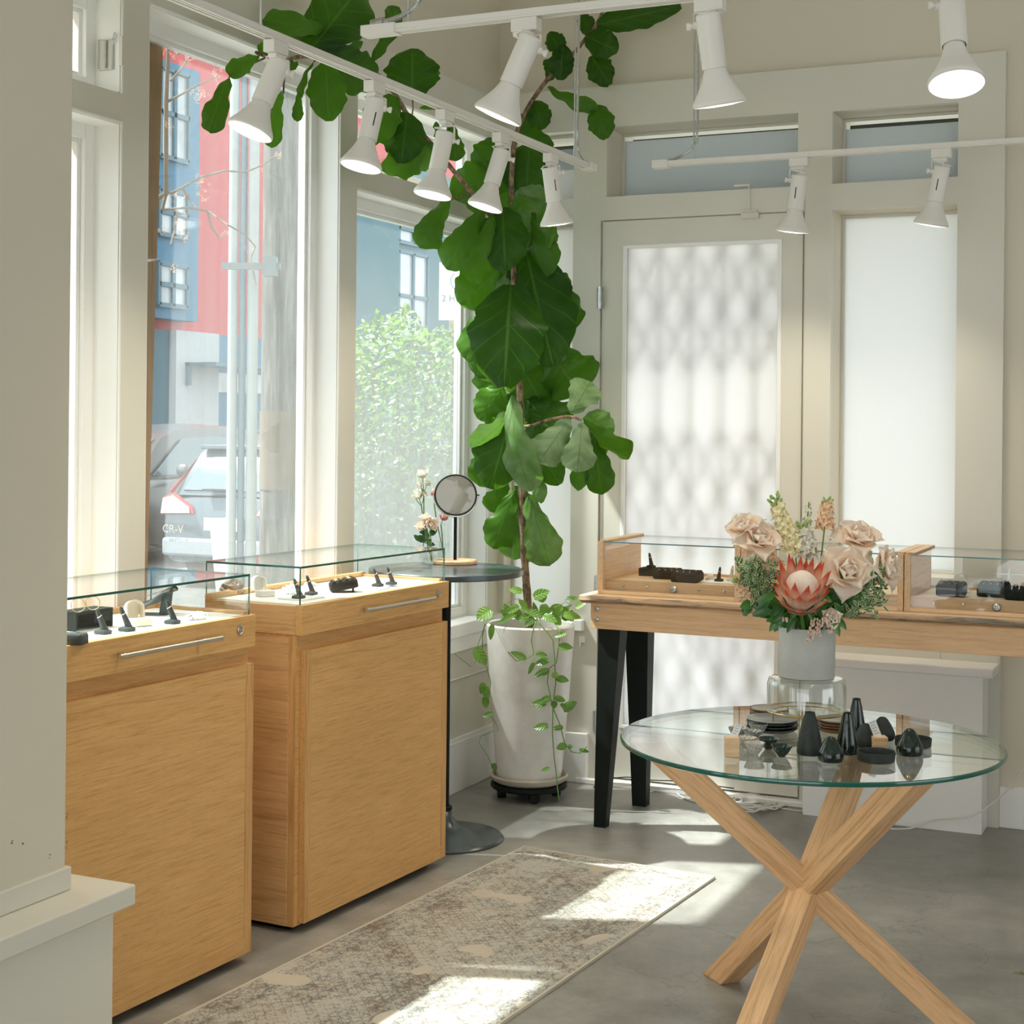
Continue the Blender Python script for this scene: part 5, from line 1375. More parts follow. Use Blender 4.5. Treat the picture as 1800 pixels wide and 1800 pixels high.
greens('bright green leaf sprig low at the far left', [(1325, 1060, -.9, .2, 26, 9, -.03), (1320, 1062, -.5, .6, 24, 9, -.03), (1330, 1058, -.8, -.2, 20, 8, -.02), (1310, 1062, .1, 1, 22, 8, -.03)])
def varieg(label, cx_, cy_, sx_, sy_, n, dd):
    t = thing('variegated_sprig', label, 'leaves', bq(cx_, cy_, dd)); q = MB(); s_ = MB()
    for k_ in range(n):
        px = cx_ + max(-1.9, min(1.9, rf.gauss(0, 1))) * sx_; py = cy_ + max(-1.9, min(1.9, rf.gauss(0, 1))) * sy_; b_ = bq(px, py, dd + rf.uniform(-.03, .03))
        for m_ in range(3):
            dv = Vector((rf.gauss(0, 1), rf.gauss(0, 1), rf.gauss(.3, 1))).normalized()
            simple_leaf(q, b_, dv, -FW + Vector((rf.uniform(-.6, .6), 0, rf.uniform(-.6, .6))), rf.uniform(9, 15) / FPX * FD, rf.uniform(2.2, 3.4) / FPX * FD, .15, .1, 2, 4)
        if k_ % 6 == 0: s_.tube([Vt, Vt.lerp(b_, .6) + UP * .005, b_], .0009, 5)
    kp(q, 'foliage', M['varieg'], t, smooth=60); kp(s_, 'stem', M['stem'], t)
varieg('cream edged small leaved sprig at the left of the protea', 1338, 1022, 17, 18, 120, -.02)
varieg('cream edged small leaved sprig at the lower right', 1515, 1040, 20, 22, 130, -.02)
varieg('cream edged sprig reaching right below the far right rose', 1532, 1012, 12, 12, 40, -.01)
varieg('bright green frilly sprig at the left edge', 1310, 1004, 9, 9, 34, -.02)
# pieris bells
t = thing('pieris_sprig', 'drooping sprig of tiny pale pink bells on the front of the vase', 'flower', bq(1440, 1095, -.1)); q = MB(); s_ = MB()
for a, b_, n in (((1450, 1085), (1418, 1128), 26), ((1440, 1090), (1438, 1118), 18), ((1455, 1088), (1462, 1112), 18), ((1430, 1088), (1425, 1112), 14), ((1372, 1085), (1385, 1093), 6)):
    A = bq(*a, -.09); Bq = bq(*b_, -.10); s_.tube([A, Bq], .0009, 5)
    for i in range(n):
        p = A.lerp(Bq, (i + .5) / n) + Vector((rf.uniform(-.006, .006), rf.uniform(-.006, .006), rf.uniform(-.004, .004)))
        q.lathe([(.0002, .004), (.0022, .002), (.0026, -.001), (.0014, -.004)], 6, Matrix.Translation(p))
kp(q, 'bells', petalmat('pieris_bell', (.80, .58, .45), (.86, .72, .60), .2), t); kp(s_, 'stem', plain('red_stem', (.30, .12, .06), .6), t)

# ------------------------------------------------ jars of flowers on the bistro table
def bj(px, py, d_=5.42): return at(px, py, d_)
JA = onz(744, 986, BZ); JB = onz(759, 991, BZ); JC = onz(780, 988, BZ)
jar('tall narrow glass bottle with white freesia on the round black table', JA, .021, .165, neck=.8)
jar('short wide glass jar of cream roses on the round black table', JB, .034, .082)
jar('tall narrow glass bottle with two pink ranunculus beside the mirror', JC, .019, .140, neck=.8)
def DJ(p): return (p - CAMP).dot(FW)
def small(label, name, base, path, heads, mat, leafn=0):
    d_ = DJ(base); t = thing(name, label, 'flower', base + UP * .006)
    q = MB(); q.tube([base + UP * .008] + [at(x, y, d_) for x, y in path], [.0022] * (len(path) + 1), 7); 
    bl = MB()
    for (x, y, r_, d, o_, n, sd) in heads:
        p = at(x, y, d_); rr = 1.3 * r_ / FPX * d_; rose(bl, Matrix.Translation(p - d * rr * .5) @ orient(d), rr, n, o_, sd, .5)
        j = at(*path[-1], d_); mid = j.lerp(p, .5)
        if (p - j).length > .01: q.tube([j, mid, p - d * rr * .4], .0014, 6)
    kp(q, 'stem', M['stem'], t); kp(bl, 'bloom', M[mat], t, smooth=80)
    if leafn:
        lf = MB()
        for _ in range(leafn):
            x, y = path[-1]; simple_leaf(lf, at(x + rf.uniform(-8, 8), y + rf.uniform(-2, 22), d_), (RT * rf.uniform(-1, 1) + UP * rf.uniform(-.3, .8)), -FW, .035, .009)
        kp(lf, 'leaf', M['green'], t)
U = bloom_dir
small('white freesia stem, tallest flower on the round black table', 'freesia', JA, [(745, 930), (745, 865)], [(742, 832, 13, U(-.2, .9, .3), .75, 12, 2), (736, 851, 9, U(-.8, -.1, .4), .9, 7, 3), (752, 850, 8, U(.3, -.7, .4), .7, 7, 4)], 'white_petal')
small('white freesia branch leaning left below the tallest flower', 'freesia', JA, [(745, 930), (741, 890)], [(734, 868, 14, U(-.7, .5, .4), .8, 10, 6), (747, 866, 9, U(.4, .7, .4), .8, 8, 7), (726, 872, 5, U(-.9, .0, .4), .5, 5, 8)], 'white_petal')
small('pink and white ranunculus bud in front of the mirror edge', 'ranunculus', JC, [(776, 955), (768, 920), (763, 885)], [(765, 866, 11.5, U(.1, .95, .3), .42, 16, 9)], 'rose_pink')
small('pink and white ranunculus bud below the mirror', 'ranunculus', JC, [(778, 950), (775, 922)], [(781, 907, 12, U(.5, .8, .3), .42, 16, 10)], 'rose_pink')
small('cream rose at the left rim of the short jar', 'spray_rose', JB, [(752, 960), (746, 930)], [(740, 923, 12, U(-.5, .7, .5), .8, 14, 11)], 'rose', 3)
small('cream rose standing highest over the short jar', 'spray_rose', JB, [(755, 960), (748, 925)], [(747, 909, 11, U(-.1, .9, .4), .7, 14, 12)], 'rose', 3)
small('peach rose drooping right over the short jar', 'spray_rose', JB, [(758, 955), (756, 935)], [(760, 921, 15, U(.6, .4, .6), .8, 18, 13)], 'rose', 4)
# ================================================================== POTTED TREE
PC = Vector((-2.47, 5.56, 0))
Tp = Matrix.Translation(PC)
glazew = NT('mottled_white_glaze'); ng = glazew.noise(glazew.coord(), 9, 5, .6)
glazew.link(glazew.ramp(ng, [(.3, (.70, .67, .61)), (.55, (.80, .78, .74)), (.75, (.86, .85, .82))]), glazew.b.inputs['Base Color']); glazew.b.inputs['Roughness'].default_value = .22
k = thing('plant_dolly', 'low black wheeled dolly under the tall white planter', 'dolly', PC)
q = MB(); q.lathe([(0, .040), (.145, .040), (.150, .046), (.150, .056), (.145, .060), (0, .060)], 40, Tp, cap0=False, cap1=False); kp(q, 'platform', M['black'], k)
for a in (35, 125, 215, 305):
    e = PC + Vector((math.cos(R(a)), math.sin(R(a)), 0)) * .108
    q = MB(); q.lathe([(.006, -.016), (.021, -.015), (.021, .015), (.006, .016)], 18, Matrix.Translation(e + UP * .021) @ Matrix.Rotation(R(a), 4, 'Z') @ Matrix.Rotation(R(90), 4, 'Y')); q.box((e.x - .008, e.y - .008, .03), (e.x + .008, e.y + .008, .041)); kp(q, 'caster_wheel', M['black'], k)
q = MB(); q.lathe([(0, .061), (.128, .061), (.146, .072), (.153, .088), (.150, .096), (.144, .094), (.136, .078), (.12, .070), (0, .070)], 48, cap0=False, cap1=False); tag(q.build('saucer', plain('saucer_glaze', (.52, .47, .38), .35, var=.06), loc=PC), 'round cream glazed saucer between the white planter and the dolly', 'saucer')
k = thing('planter', 'tall tapered white glazed planter in the window corner', 'planter', PC + UP * .0715)
q = MB()
prof = [(0, .0715), (.118, .0715), (.124, .078), (.128, .10), (.140, .25), (.155, .42), (.167, .58), (.172, .655), (.173, .672), (.168, .679), (.160, .674), (.158, .62), (0, .62)]
q.lathe(prof, 64, Tp, cap0=False, cap1=False, wob=lambda a, z: .006 * math.sin(2 * a + z * 3)); kp(q, 'pot', glazew.mat, k)
q = MB(); q.lathe([(.158, .632), (0, .640)], 32, Tp, cap0=False, cap1=False); kp(q, 'soil', plain('potting_soil', (.06, .045, .03), .95, var=.4, nscale=60), k)

fig = thing('fiddle_leaf_fig', 'tall fiddle leaf fig tree trained along the ceiling from the white planter', 'tree', PC + UP * .63)
barkm = NT('fig_bark'); nbk = barkm.noise(barkm.coord(scale=(1, 1, .5)), 45, 6, .7)
barkm.link(barkm.ramp(nbk, [(.38, (.06, .035, .02)), (.5, (.22, .14, .085)), (.66, (.42, .30, .20))]), barkm.b.inputs['Base Color']); barkm.b.inputs['Roughness'].default_value = .85; barkm.bump(nbk, .7, .006)
D0 = 6.07
def tp(px, py, d=D0): return at(px, py, d)
def branch(pts, rad, name='branch'):
    # smooth with catmull-rom
    P = [Vector(p) for p in pts]; out = []; rs = []
    for i in range(len(P) - 1):
        a, b_, c, d_ = P[max(i - 1, 0)], P[i], P[i + 1], P[min(i + 2, len(P) - 1)]
        for s in range(5):
            t = s / 5
            out.append(.5 * ((2 * b_) + (c - a) * t + (2 * a - 5 * b_ + 4 * c - d_) * t * t + (3 * b_ - a - 3 * c + d_) * t ** 3)); rs.append(rad[0] + (rad[1] - rad[0]) * (i + t) / (len(P) - 1))
    out.append(P[-1]); rs.append(rad[1])
    rs = [r * (1 + .12 * noise.noise(Vector((i * .9, 0, r * 50)))) for i, r in enumerate(rs)]
    q = MB(); q.tube(out, rs, 10); kp(q, name, barkm.mat, fig)
tr_ = [PC + Vector((.0, 0, .62)), tp(927, 1050), tp(922, 980), tp(918, 880), tp(916, 760), tp(914, 690), tp(907, 600), tp(904, 500), tp(901, 440), tp(897, 390)]
branch(tr_, (.0165, .0105), 'trunk')
LX = -2.52
def lx(px, py): return onx(px, py, LX)
def ly(px, py): return ony(px, py, 5.72)
branch([tp(899, 410), tp(872, 392), tp(850, 360, 5.95), lx(833, 343), lx(797, 300), lx(760, 255), lx(723, 213), lx(697, 170), lx(668, 135), lx(630, 115), lx(585, 100), lx(527, 100), lx(500, 107), lx(470, 100), lx(450, 92)], (.0105, .005))
branch([tp(897, 395), tp(898, 355), tp(900, 300), tp(905, 245, 6.1), tp(922, 200, 6.15), ly(940, 170), ly(962, 140), ly(985, 112), ly(1010, 92), ly(1035, 60), ly(1050, 40), ly(1060, 20), ly(1080, -20)], (.0105, .006))
branch([tp(916, 750), tp(935, 748, 6.0), tp(965, 738, 5.95), tp(1000, 732, 5.92), tp(1022, 738, 5.9)], (.007, .0055))

figm = leafmat('fig_leaf', (.001, .020, .001), (.058, .165, .008), (.08, .21, .03), under=(.20, .33, .13), rough=.42, spec=.22, trans=.24, nv=5, tcol=(.16, .44, .012), bump=.22, pale=(.26, .36, .20))
TF = [(0, .04), (.05, .22), (.12, .40), (.25, .52), (.38, .60), (.5, .78), (.62, .95), (.75, 1.0), (.86, .90), (.94, .64), (.985, .30), (1, .05)]
def fiddle(t):
    for (a, x), (b_, y) in zip(TF, TF[1:]):
        if t <= b_: s = (t - a) / (b_ - a); s = s * s * (3 - 2 * s) * .5 + s * .5; return x + (y - x) * s
    return .05
def oval(t): return max(.04, math.sin(PI * min(1, .03 + t * .95)) ** .62)
rg = random.Random(77)
nleaf = 0
def fleaf(bx, by, tx, ty, wpx, d=None, dd=0.0, dtip=0.0, twist=0, tone=.5, shape=0, cup=.18, droop=.10, wave=.09, plane=None, label=None):
    """leaf from base to tip (photo points at a real distance d); dtip moves the tip along the view, twist turns it about its midrib"""
    global nleaf; nleaf += 1
    if plane: A = plane(bx, by); B_ = plane(tx, ty)
    else: A = tp(bx, by, (d or D0)); B_ = tp(tx, ty, (d or D0))
    A = A + FW * dd; B_ = B_ + FW * (dd + dtip)
    dist = (A - CAMP).dot(FW); W = wpx / FPX * dist / 2 / max(.35, math.cos(R(twist)))
    ax = B_ - A; L = ax.length; ax.normalize()
    toc = (CAMP - (A + B_) / 2).normalized()
    sd_ = ax.cross(toc); sd_ = sd_.normalized() if sd_.length > 1e-3 else RT.copy()
    nn = sd_.cross(ax).normalized()
    if nn.dot(toc) < 0: nn = -nn; sd_ = -sd_
    rot = Matrix.Rotation(R(twist), 3, ax); sd_ = rot @ sd_; nn = rot @ nn
    q = MB(); q.tone = max(0, min(1, tone + rg.uniform(-.08, .08)))
    nu, nv = 12, 26; P = []; UV = []; ph = rg.uniform(0, 6); sh = fiddle if shape == 0 else oval
    for i in range(nv + 1):
        t = i / nv; w_ = W * sh(t)
        c = A + ax * (L * t) + nn * (droop * L * (math.sin(PI * t) * .9) )
        row = []; ur = []
        for j in range(nu + 1):
            u = -1 + 2 * j / nu
            wav = wave * W * 1.6 * math.sin(t * 15 + ph + (1.5 if u > 0 else 0)) * u * u
            edge = 1 + (.05 * math.sin(t * 19 + ph * 2 + 2 * u) + .045 * math.sin(t * 33 + ph * 5 - u)) * abs(u) ** 2
            qu = .06 * W * abs(math.sin((t - abs(u) * .3) * 6 * PI)) * (1 - abs(u)) * 2
            row.append(c + sd_ * (w_ * u * edge) + nn * (-cup * w_ * u * u + wav + qu * .5)); ur.append((u, t))
        P.append(row); UV.append(ur)
    q.grid(P, 0, UV)
    o = kp(q, 'leaf', figm, fig, smooth=80)
    s_ = MB(); s_.tube([A - ax * .012 - nn * .004, A, A + ax * L * .3 + nn * (droop * L * .75)], [.0028, .0024, .0012], 6)
    return o, A
# (base, tip, width, options)
F = fleaf
# -- trunk column, back to front
F(925, 700, 985, 765, 105, dd=.10, tone=.12); F(960, 600, 1022, 690, 112, dd=.08, tone=.45, twist=12); F(905, 560, 842, 664, 82, dd=.08, tone=.5)
F(915, 640, 960, 720, 90, dd=.12, tone=.2, shape=1); F(880, 620, 850, 690, 60, dd=.12, tone=.55)
F(925, 440, 972, 645, 128, dd=.02, tone=.10, dtip=-.05, shape=1); F(935, 470, 1003, 585, 92, dd=.05, tone=.28, twist=-15); F(930, 450, 985, 530, 80, dd=.09, tone=.35)
F(878, 518, 824, 636, 72, dd=.06, tone=.65, twist=20); F(876, 470, 808, 534, 88, dd=.03, tone=.7, shape=1, twist=-10)
F(886, 560, 836, 600, 60, dd=.1, tone=.5)
F(898, 505, 886, 682, 134, dd=-.10, tone=.05, dtip=-.06, shape=1, cup=.22, droop=.14)
F(884, 368, 888, 480, 88, dd=-.05, tone=.28, dtip=-.04, shape=1); F(905, 345, 962, 438, 84, dd=.0, tone=.85, shape=1, twist=-15); F(912, 330, 955, 375, 66, dd=.03, tone=.9, shape=1)
F(935, 375, 962, 490, 44, dd=-.02, tone=.5, twist=50, shape=0); F(905, 400, 975, 470, 70, dd=.09, tone=.4); F(950, 380, 968, 430, 40, dd=.06, tone=.7)
F(930, 250, 925, 350, 92, dd=.05, tone=.35, shape=1); F(882, 248, 838, 306, 66, dd=.0, tone=.45, shape=1); F(896, 255, 890, 345, 74, dd=.08, tone=.3, shape=1)
F(880, 305, 792, 342, 78, dd=-.02, tone=.5, shape=1); F(868, 330, 822, 366, 44, dd=.0, tone=.75); F(893, 340, 862, 385, 46, dd=-.02, tone=.6)
F(790, 350, 738, 436, 52, d=5.8, tone=.6, twist=20); F(735, 395, 775, 436, 34, d=5.82, tone=.6, shape=1)
F(852, 372, 786, 476, 62, dd=-.06, tone=.65, twist=15); F(868, 380, 832, 504, 54, dd=-.08, tone=.75, twist=-25); F(862, 385, 812, 440, 52, dd=-.02, tone=.6)
F(905, 470, 868, 545, 54, dd=.02, tone=.8, twist=30); F(903, 470, 868, 505, 40, dd=.05, tone=.6)
F(882, 680, 842, 738, 60, dd=.02, tone=.75, shape=1, twist=10); F(905, 690, 862, 756, 50, dd=.04, tone=.65)
F(898, 730, 862, 858, 96, dd=-.04, tone=.08, shape=1, dtip=-.03); F(900, 694, 932, 862, 62, dd=-.09, tone=.95, twist=22, shape=0, droop=.14); F(898, 722, 828, 786, 40, dd=-.08, tone=.95, twist=-42, shape=0)
F(878, 770, 842, 856, 64, dd=.06, tone=.6)
F(1000, 735, 946, 812, 66, dd=-.12, tone=.95, shape=0, cup=.3); F(1020, 742, 1012, 828, 62, dd=-.15, tone=1, shape=0, cup=.3); F(1002, 728, 1036, 672, 62, dd=-.10, tone=.95, shape=0)
F(1022, 735, 1102, 804, 36, dd=-.14, tone=.55, twist=55, shape=0, cup=.4); F(1028, 730, 1075, 762, 52, dd=-.08, tone=.8, shape=1); F(1040, 752, 1056, 868, 54, dd=-.08, tone=.35, shape=0, cup=.4); F(1032, 770, 1014, 862, 32, dd=-.05, tone=.5, twist=40)
F(1030, 745, 1062, 800, 44, dd=-.02, tone=.55, shape=1); F(985, 740, 960, 765, 44, dd=-.06, tone=.3, shape=1)
F(945, 785, 984, 852, 56, dd=.0, tone=.4, shape=1); F(948, 800, 950, 884, 26, dd=-.05, tone=.9, twist=35)
F(930, 720, 990, 800, 60, dd=.06, tone=.3)
F(905, 862, 868, 965, 60, dd=.0, tone=.75, twist=12); F(908, 860, 905, 985, 64, dd=.03, tone=.9, shape=0); F(915, 872, 930, 990, 46, dd=.05, tone=.85)
F(928, 872, 966, 994, 68, dd=-.02, tone=.85, twist=-10, droop=.06); F(892, 848, 860, 900, 46, dd=.05, tone=.6); F(905, 855, 935, 905, 46, dd=.06, tone=.5)
# -- left branch along the window wall
Lk = dict(plane=lx)
F(552, 85, 640, -28, 112, **Lk, tone=.10, shape=1, dd=-.02); F(575, 60, 466, 42, 44, **Lk, tone=.55, dd=-.05); F(560, 80, 512, 30, 60, **Lk, tone=.2, dd=.05, shape=1); F(548, 82, 634, 84, 34, **Lk, tone=.6, twist=40)
F(572, 92, 664, 156, 80, **Lk, tone=.12, shape=1, dd=-.02); F(576, 118, 582, 220, 70, **Lk, tone=.3, shape=1, dd=-.06); F(600, 70, 560, 100, 40, **Lk, tone=.35)
F(725, 172, 726, 88, 96, **Lk, tone=.08, shape=1, dd=-.02); F(655, 108, 699, 12, 40, **Lk, tone=.2, twist=25); F(690, 168, 648, 254, 66, **Lk, tone=.4, shape=1); F(700, 180, 662, 240, 56, **Lk, tone=.5, dd=.06)
F(718, 205, 708, 294, 74, **Lk, tone=.18, shape=1, dd=-.07); F(764, 258, 668, 296, 62, **Lk, tone=.7, shape=1, dd=.02); F(740, 250, 690, 305, 50, **Lk, tone=.75, dd=.04); F(722, 240, 765, 275, 44, **Lk, tone=.6, dd=.03)
F(792, 216, 802, 286, 38, **Lk, tone=.25, dd=-.03); F(765, 215, 785, 255, 24, **Lk, tone=.6, twist=40)
F(403, 136, 368, 233, 44, **Lk, tone=.35, twist=15); F(455, 98, 402, 132, 34, **Lk, tone=.7, twist=20); F(480, 100, 455, 78, 20, **Lk, tone=.6)
F(498, 165, 480, 264, 34, **Lk, tone=.75, dd=-.04, twist=20); F(552, 108, 526, 175, 12, **Lk, tone=.4, twist=55); F(526, 160, 522, 214, 20, **Lk, tone=.3); F(505, 105, 520, 122, 22, **Lk, tone=.4); F(745, 145, 770, 120, 20, **Lk, tone=.2)
F(738, 190, 780, 185, 18, **Lk, tone=.6)
# -- right branch over the back wall
Rk = dict(plane=ly)
F(990, 92, 964, 58, 36, **Rk, tone=.1, shape=1); F(984, 144, 990, 82, 44, **Rk, tone=.06, dd=-.03, shape=1); F(1040, 62, 1022, 24, 32, **Rk, tone=.12, shape=1); F(1030, 66, 1086, 92, 52, **Rk, tone=.12, shape=1, dd=-.02); F(1040, 96, 1072, 148, 48, **Rk, tone=.12, shape=1, dd=.02)
F(1048, 44, 1197, 10, 48, **Rk, tone=.05, shape=1); F(962, 156, 1050, 200, 28, **Rk, tone=.6, dtip=-.05, dd=-.03, twist=35); F(1046, 192, 1064, 250, 48, **Rk, tone=.4, dd=-.07, shape=1)
F(922, 238, 948, 182, 42, **Rk, tone=.1, dd=.02, shape=1); F(910, 236, 972, 262, 36, **Rk, tone=.4, dd=-.05, shape=1); F(1224, -14, 1234, 28, 18, **Rk, tone=.15); F(965, 140, 975, 100, 36, **Rk, tone=.1, dd=.03)
F(940, 180, 955, 230, 44, **Rk, tone=.18, dd=-.03, shape=1)
# petiole links so that no leaf hangs free
# (short twigs from the branch to the farther leaf bases)
def twig(*pts, r=.003, plane=lx):
    q = MB(); q.tube([plane(*p) for p in pts], r, 6); kp(q, 'twig', barkm.mat, fig)
twig((470, 100), (430, 118), (404, 134)); twig((560, 104), (552, 108)); twig((500, 107), (500, 130), (498, 165)); twig((723, 213), (726, 190), (725, 172)); twig((650, 125), (655, 108)); twig((760, 255), (780, 240), (792, 216)); twig((600, 104), (575, 95), (552, 85)); twig((830, 340), (810, 345), (790, 352)); twig((585, 100), (590, 80), (600, 70)); twig((1035, 60), (1042, 80), (1040, 96), plane=ly); twig((985, 112), (990, 92), plane=ly)
twig((1060, 20), (1140, -20), (1224, -14), r=.002, plane=ly)

# ------------------------------------------------ trailing pothos in the same planter
pth = thing('trailing_pothos', 'trailing green pothos vines spilling over the white planter', 'plant', PC + UP * .635)
pom = leafmat('pothos_leaf', (.03, .13, .015), (.20, .38, .06), (.30, .45, .15), under=(.25, .40, .12), rough=.3, trans=.25, nv=5, tcol=(.25, .5, .04), bump=.3)
def pr(t): return max(.03, math.sin(PI * min(1, .10 + t * .88)) ** .7 * (1.15 - .35 * t)) * (1 if t < .97 else .5)
FDp = 5.885
pl, vn = MB(), MB()
def pleaf(x, y, dx, dy, L, W, d_=FDp, tone=.5):
    A = at(x, y, d_); dv = (RT * dx - UP * dy - FW * rg.uniform(.0, .35)).normalized(); pl.tone = tone
    simple_leaf(pl, A, dv, -FW + UP * .5 + RT * rg.uniform(-.3, .3), L / FPX * d_, W / FPX * d_ / 2, .12, .18, 6, 8, pr)
def vine(pts, r=.0022, d_=FDp): vn.tube([at(x, y, d_ if len(p_) == 2 else p_[2]) for p_ in pts for x, y in [p_[:2]]], r, 6)
vine([(950, 1082, 5.95), (948, 1096, 5.91), (972, 1125), (975, 1160), (977, 1200), (972, 1240), (971, 1290), (974, 1330), (978, 1360), (980, 1385), (983, 1406)])
vine([(965, 1080, 5.95), (985, 1110), (978, 1165), (965, 1175), (962, 1200), (972, 1245), (985, 1275), (992, 1305), (1005, 1322), (1020, 1324), (1032, 1312)])
vine([(945, 1085, 5.95), (938, 1105), (934, 1125), (938, 1150), (925, 1158), (908, 1162), (893, 1146)])
vine([(860, 1085, 5.98), (852, 1098), (848, 1120), (848, 1150), (856, 1175), (863, 1200), (860, 1215)], .0018); vine([(868, 1085, 5.98), (852, 1100), (838, 1140)], .0015); vine([(838, 1160), (828, 1172), (800, 1150)], .0014)
vine([(864, 1258), (872, 1272), (876, 1282), (846, 1294), (842, 1305), (858, 1330), (866, 1350)], .0014); vine([(884, 1074, 6.0), (895, 1055, 6.0), (915, 1052, 6.0)], .0014); vine([(1005, 1065, 6.0), (995, 1058, 5.98), (975, 1068, 6.0)], .0014); vine([(993, 1055, 5.95), (1010, 1050, 5.9)], .0014)
for (x, y, dx, dy, L, W, t_) in ((862, 1072, -.5, .3, 30, 28, .8), (866, 1098, -.2, 1, 28, 12, .7), (836, 1140, .6, .9, 34, 22, .75), (850, 1200, -.2, .9, 20, 12, .5), (850, 1206, .4, .9, 24, 16, .45), (852, 1225, .2, .9, 20, 14, .4), (866, 1254, -.9, .2, 18, 11, .5), (866, 1342, .4, .8, 15, 10, .1),
    (924, 1158, -.9, -.5, 30, 13, .55), (942, 1150, .9, .0, 20, 12, .5), (995, 1112, -.9, .25, 22, 11, .6), (982, 1136, .9, .0, 25, 15, .4), (965, 1160, -.8, .2, 26, 14, .35), (938, 1165, -.4, .9, 22, 8, .5), (965, 1178, -.9, .3, 28, 14, .25), (970, 1185, .4, .1, 14, 12, .7), (978, 1192, .9, .1, 22, 14, .3), (968, 1226, -.9, .3, 22, 12, .4), (975, 1226, .8, .2, 20, 12, .35), (960, 1236, -.95, .0, 26, 15, .45), (974, 1232, .0, .9, 14, 12, .2), (990, 1248, .8, -.6, 28, 18, .25), (963, 1276, -.9, .1, 26, 14, .5), (990, 1278, -.8, .1, 20, 10, .3), (995, 1310, -.9, .2, 18, 14, .5), (998, 1312, .9, .0, 9, 8, .5), (1018, 1318, .8, .1, 18, 8, .3), (966, 1350, -.9, .3, 16, 8, .6), (985, 1238, .9, .3, 12, 8, .5)):
    pleaf(x, y, dx, dy, L, W, tone=t_)
for (x, y, dx, dy, L, W, dd, t_) in ((918, 1040, -.9, -.2, 24, 14, 6.02, .85), (912, 1065, -.8, .4, 26, 14, 6.0, .8), (938, 1050, .8, -.4, 30, 20, 6.0, .6), (950, 1058, .3, -.9, 24, 16, 6.02, .4), (955, 1062, .2, .9, 22, 18, 5.96, .6), (930, 1075, .8, .2, 32, 16, 5.94, .5), (955, 1082, .6, .2, 28, 16, 5.93, .55), (900, 1084, -.7, .3, 28, 10, 5.95, .5), (915, 1085, .8, .3, 30, 8, 5.93, .4), (990, 1080, .9, .1, 32, 16, 5.94, .9), (1012, 1068, .7, -.5, 22, 12, 5.9, .85), (996, 1052, .9, -.1, 26, 9, 5.92, .7), (975, 1085, .5, .6, 18, 14, 5.95, .5), (885, 1088, .8, -.3, 24, 10, 5.98, .6), (940, 1088, -.5, .3, 22, 12, 5.93, .3), (925, 1068, -.5, -.6, 20, 12, 6.05, .9), (968, 1072, .6, -.3, 22, 14, 6.04, .6), (895, 1078, -.3, -.6, 20, 12, 6.06, .6)):
    pleaf(x, y, dx, dy, L, W, dd, t_)
for _ in range(26):
    pleaf(rg.uniform(890, 1000), rg.uniform(1078, 1092), rg.uniform(-1, 1), rg.uniform(-1, .2), rg.uniform(14, 26), rg.uniform(8, 14), rg.uniform(5.97, 6.18), rg.uniform(.2, .8))
kp(pl, 'foliage', pom, pth, smooth=70); kp(vn, 'vine', plain('pothos_vine', (.14, .28, .06), .5, var=.2, nscale=30), pth)

# ================================================================== TRACK LIGHTS
TKZ = 2.43
def track(label, a, b_, loc):
    t = thing('lighting_track', label, 'lighting track', a)
    d = (Vector(b_) - Vector(a)).normalized(); s = Vector((-d.y, d.x, 0)); L = (Vector(b_) - Vector(a)).length
    Mx = Matrix((s, d, UP)).transposed().to_4x4(); Mx.translation = a
    q = MB()
    q.box((-.0175, 0, .006), (.0175, L, .020), M=Mx); q.box((-.0175, 0, 0), (-.009, L, .006), M=Mx); q.box((.009, 0, 0), (.0175, L, .006), M=Mx); q.box((-.003, 0, .001), (.003, L, .006), M=Mx)
    kp(q, 'rail', M['white'], t, bevel=.0008)
    return t, Mx, L
t1, M1, L1_ = track('white lighting track running along the window wall', Vector((-2.235, 1.2, TKZ)), Vector((-2.235, 5.56, TKZ)), 0)
q = MB(); q.box((-.022, L1_ - .045, -.004), (.022, L1_ + .012, .024), M=M1); kp(q, 'end_feed', M['white'], t1, bevel=.001)
t2, M2, L2_ = track('white lighting track overhead nearest the camera', Vector((-1.985, 3.425, TKZ)), Vector((1.2, 3.425, TKZ)), 0)
q = MB(); q.box((-.021, -.012, -.003), (.021, .085, .023), M=M2); kp(q, 'end_feed', M['white'], t2, bevel=.001)
t3, M3, L3_ = track('white lighting track in front of the frosted windows', Vector((-1.975, 5.58, TKZ)), Vector((1.5, 5.58, TKZ)), 0)
q = MB(); q.box((-.022, -.012, -.006), (.022, .05, .024), M=M3); kp(q, 'end_feed', M['white'], t3, bevel=.001)
def rod(par, px, Y=None, X=None):
    p = onx(px, 100, X) if X is not None else ony(px, 100, Y)
    q = MB(); q.tube([(p.x, p.y, TKZ + .018), (p.x, p.y, 3.6)], .0032, 8); kp(q, 'suspension_rod', M['steel'], par)
rod(t1, 458, X=-2.235); rod(t1, 1011, X=-2.235); rod(t2, 717, Y=3.425); rod(t3, 1221, Y=5.58); rod(t2, 1500, Y=3.425)
def conduit(par, pts, r):
    P = [Vector(p) for p in pts]; out = []; 
    for i in range(len(P) - 1):
        a, b_, c, d_ = P[max(i - 1, 0)], P[i], P[i + 1], P[min(i + 2, len(P) - 1)]
        n = max(4, int((c - b_).length / .0022))
        for s in range(n):
            t = s / n; out.append(.5 * ((2 * b_) + (c - a) * t + (2 * a - 5 * b_ + 4 * c - d_) * t * t + (3 * b_ - a - 3 * c + d_) * t ** 3))
    q = MB(); q.tube(out, [r * (1 if i % 2 else .80) for i in range(len(out))], 8); kp(q, 'armoured_cable', M['steel'], par, smooth=20)
X1 = -2.235
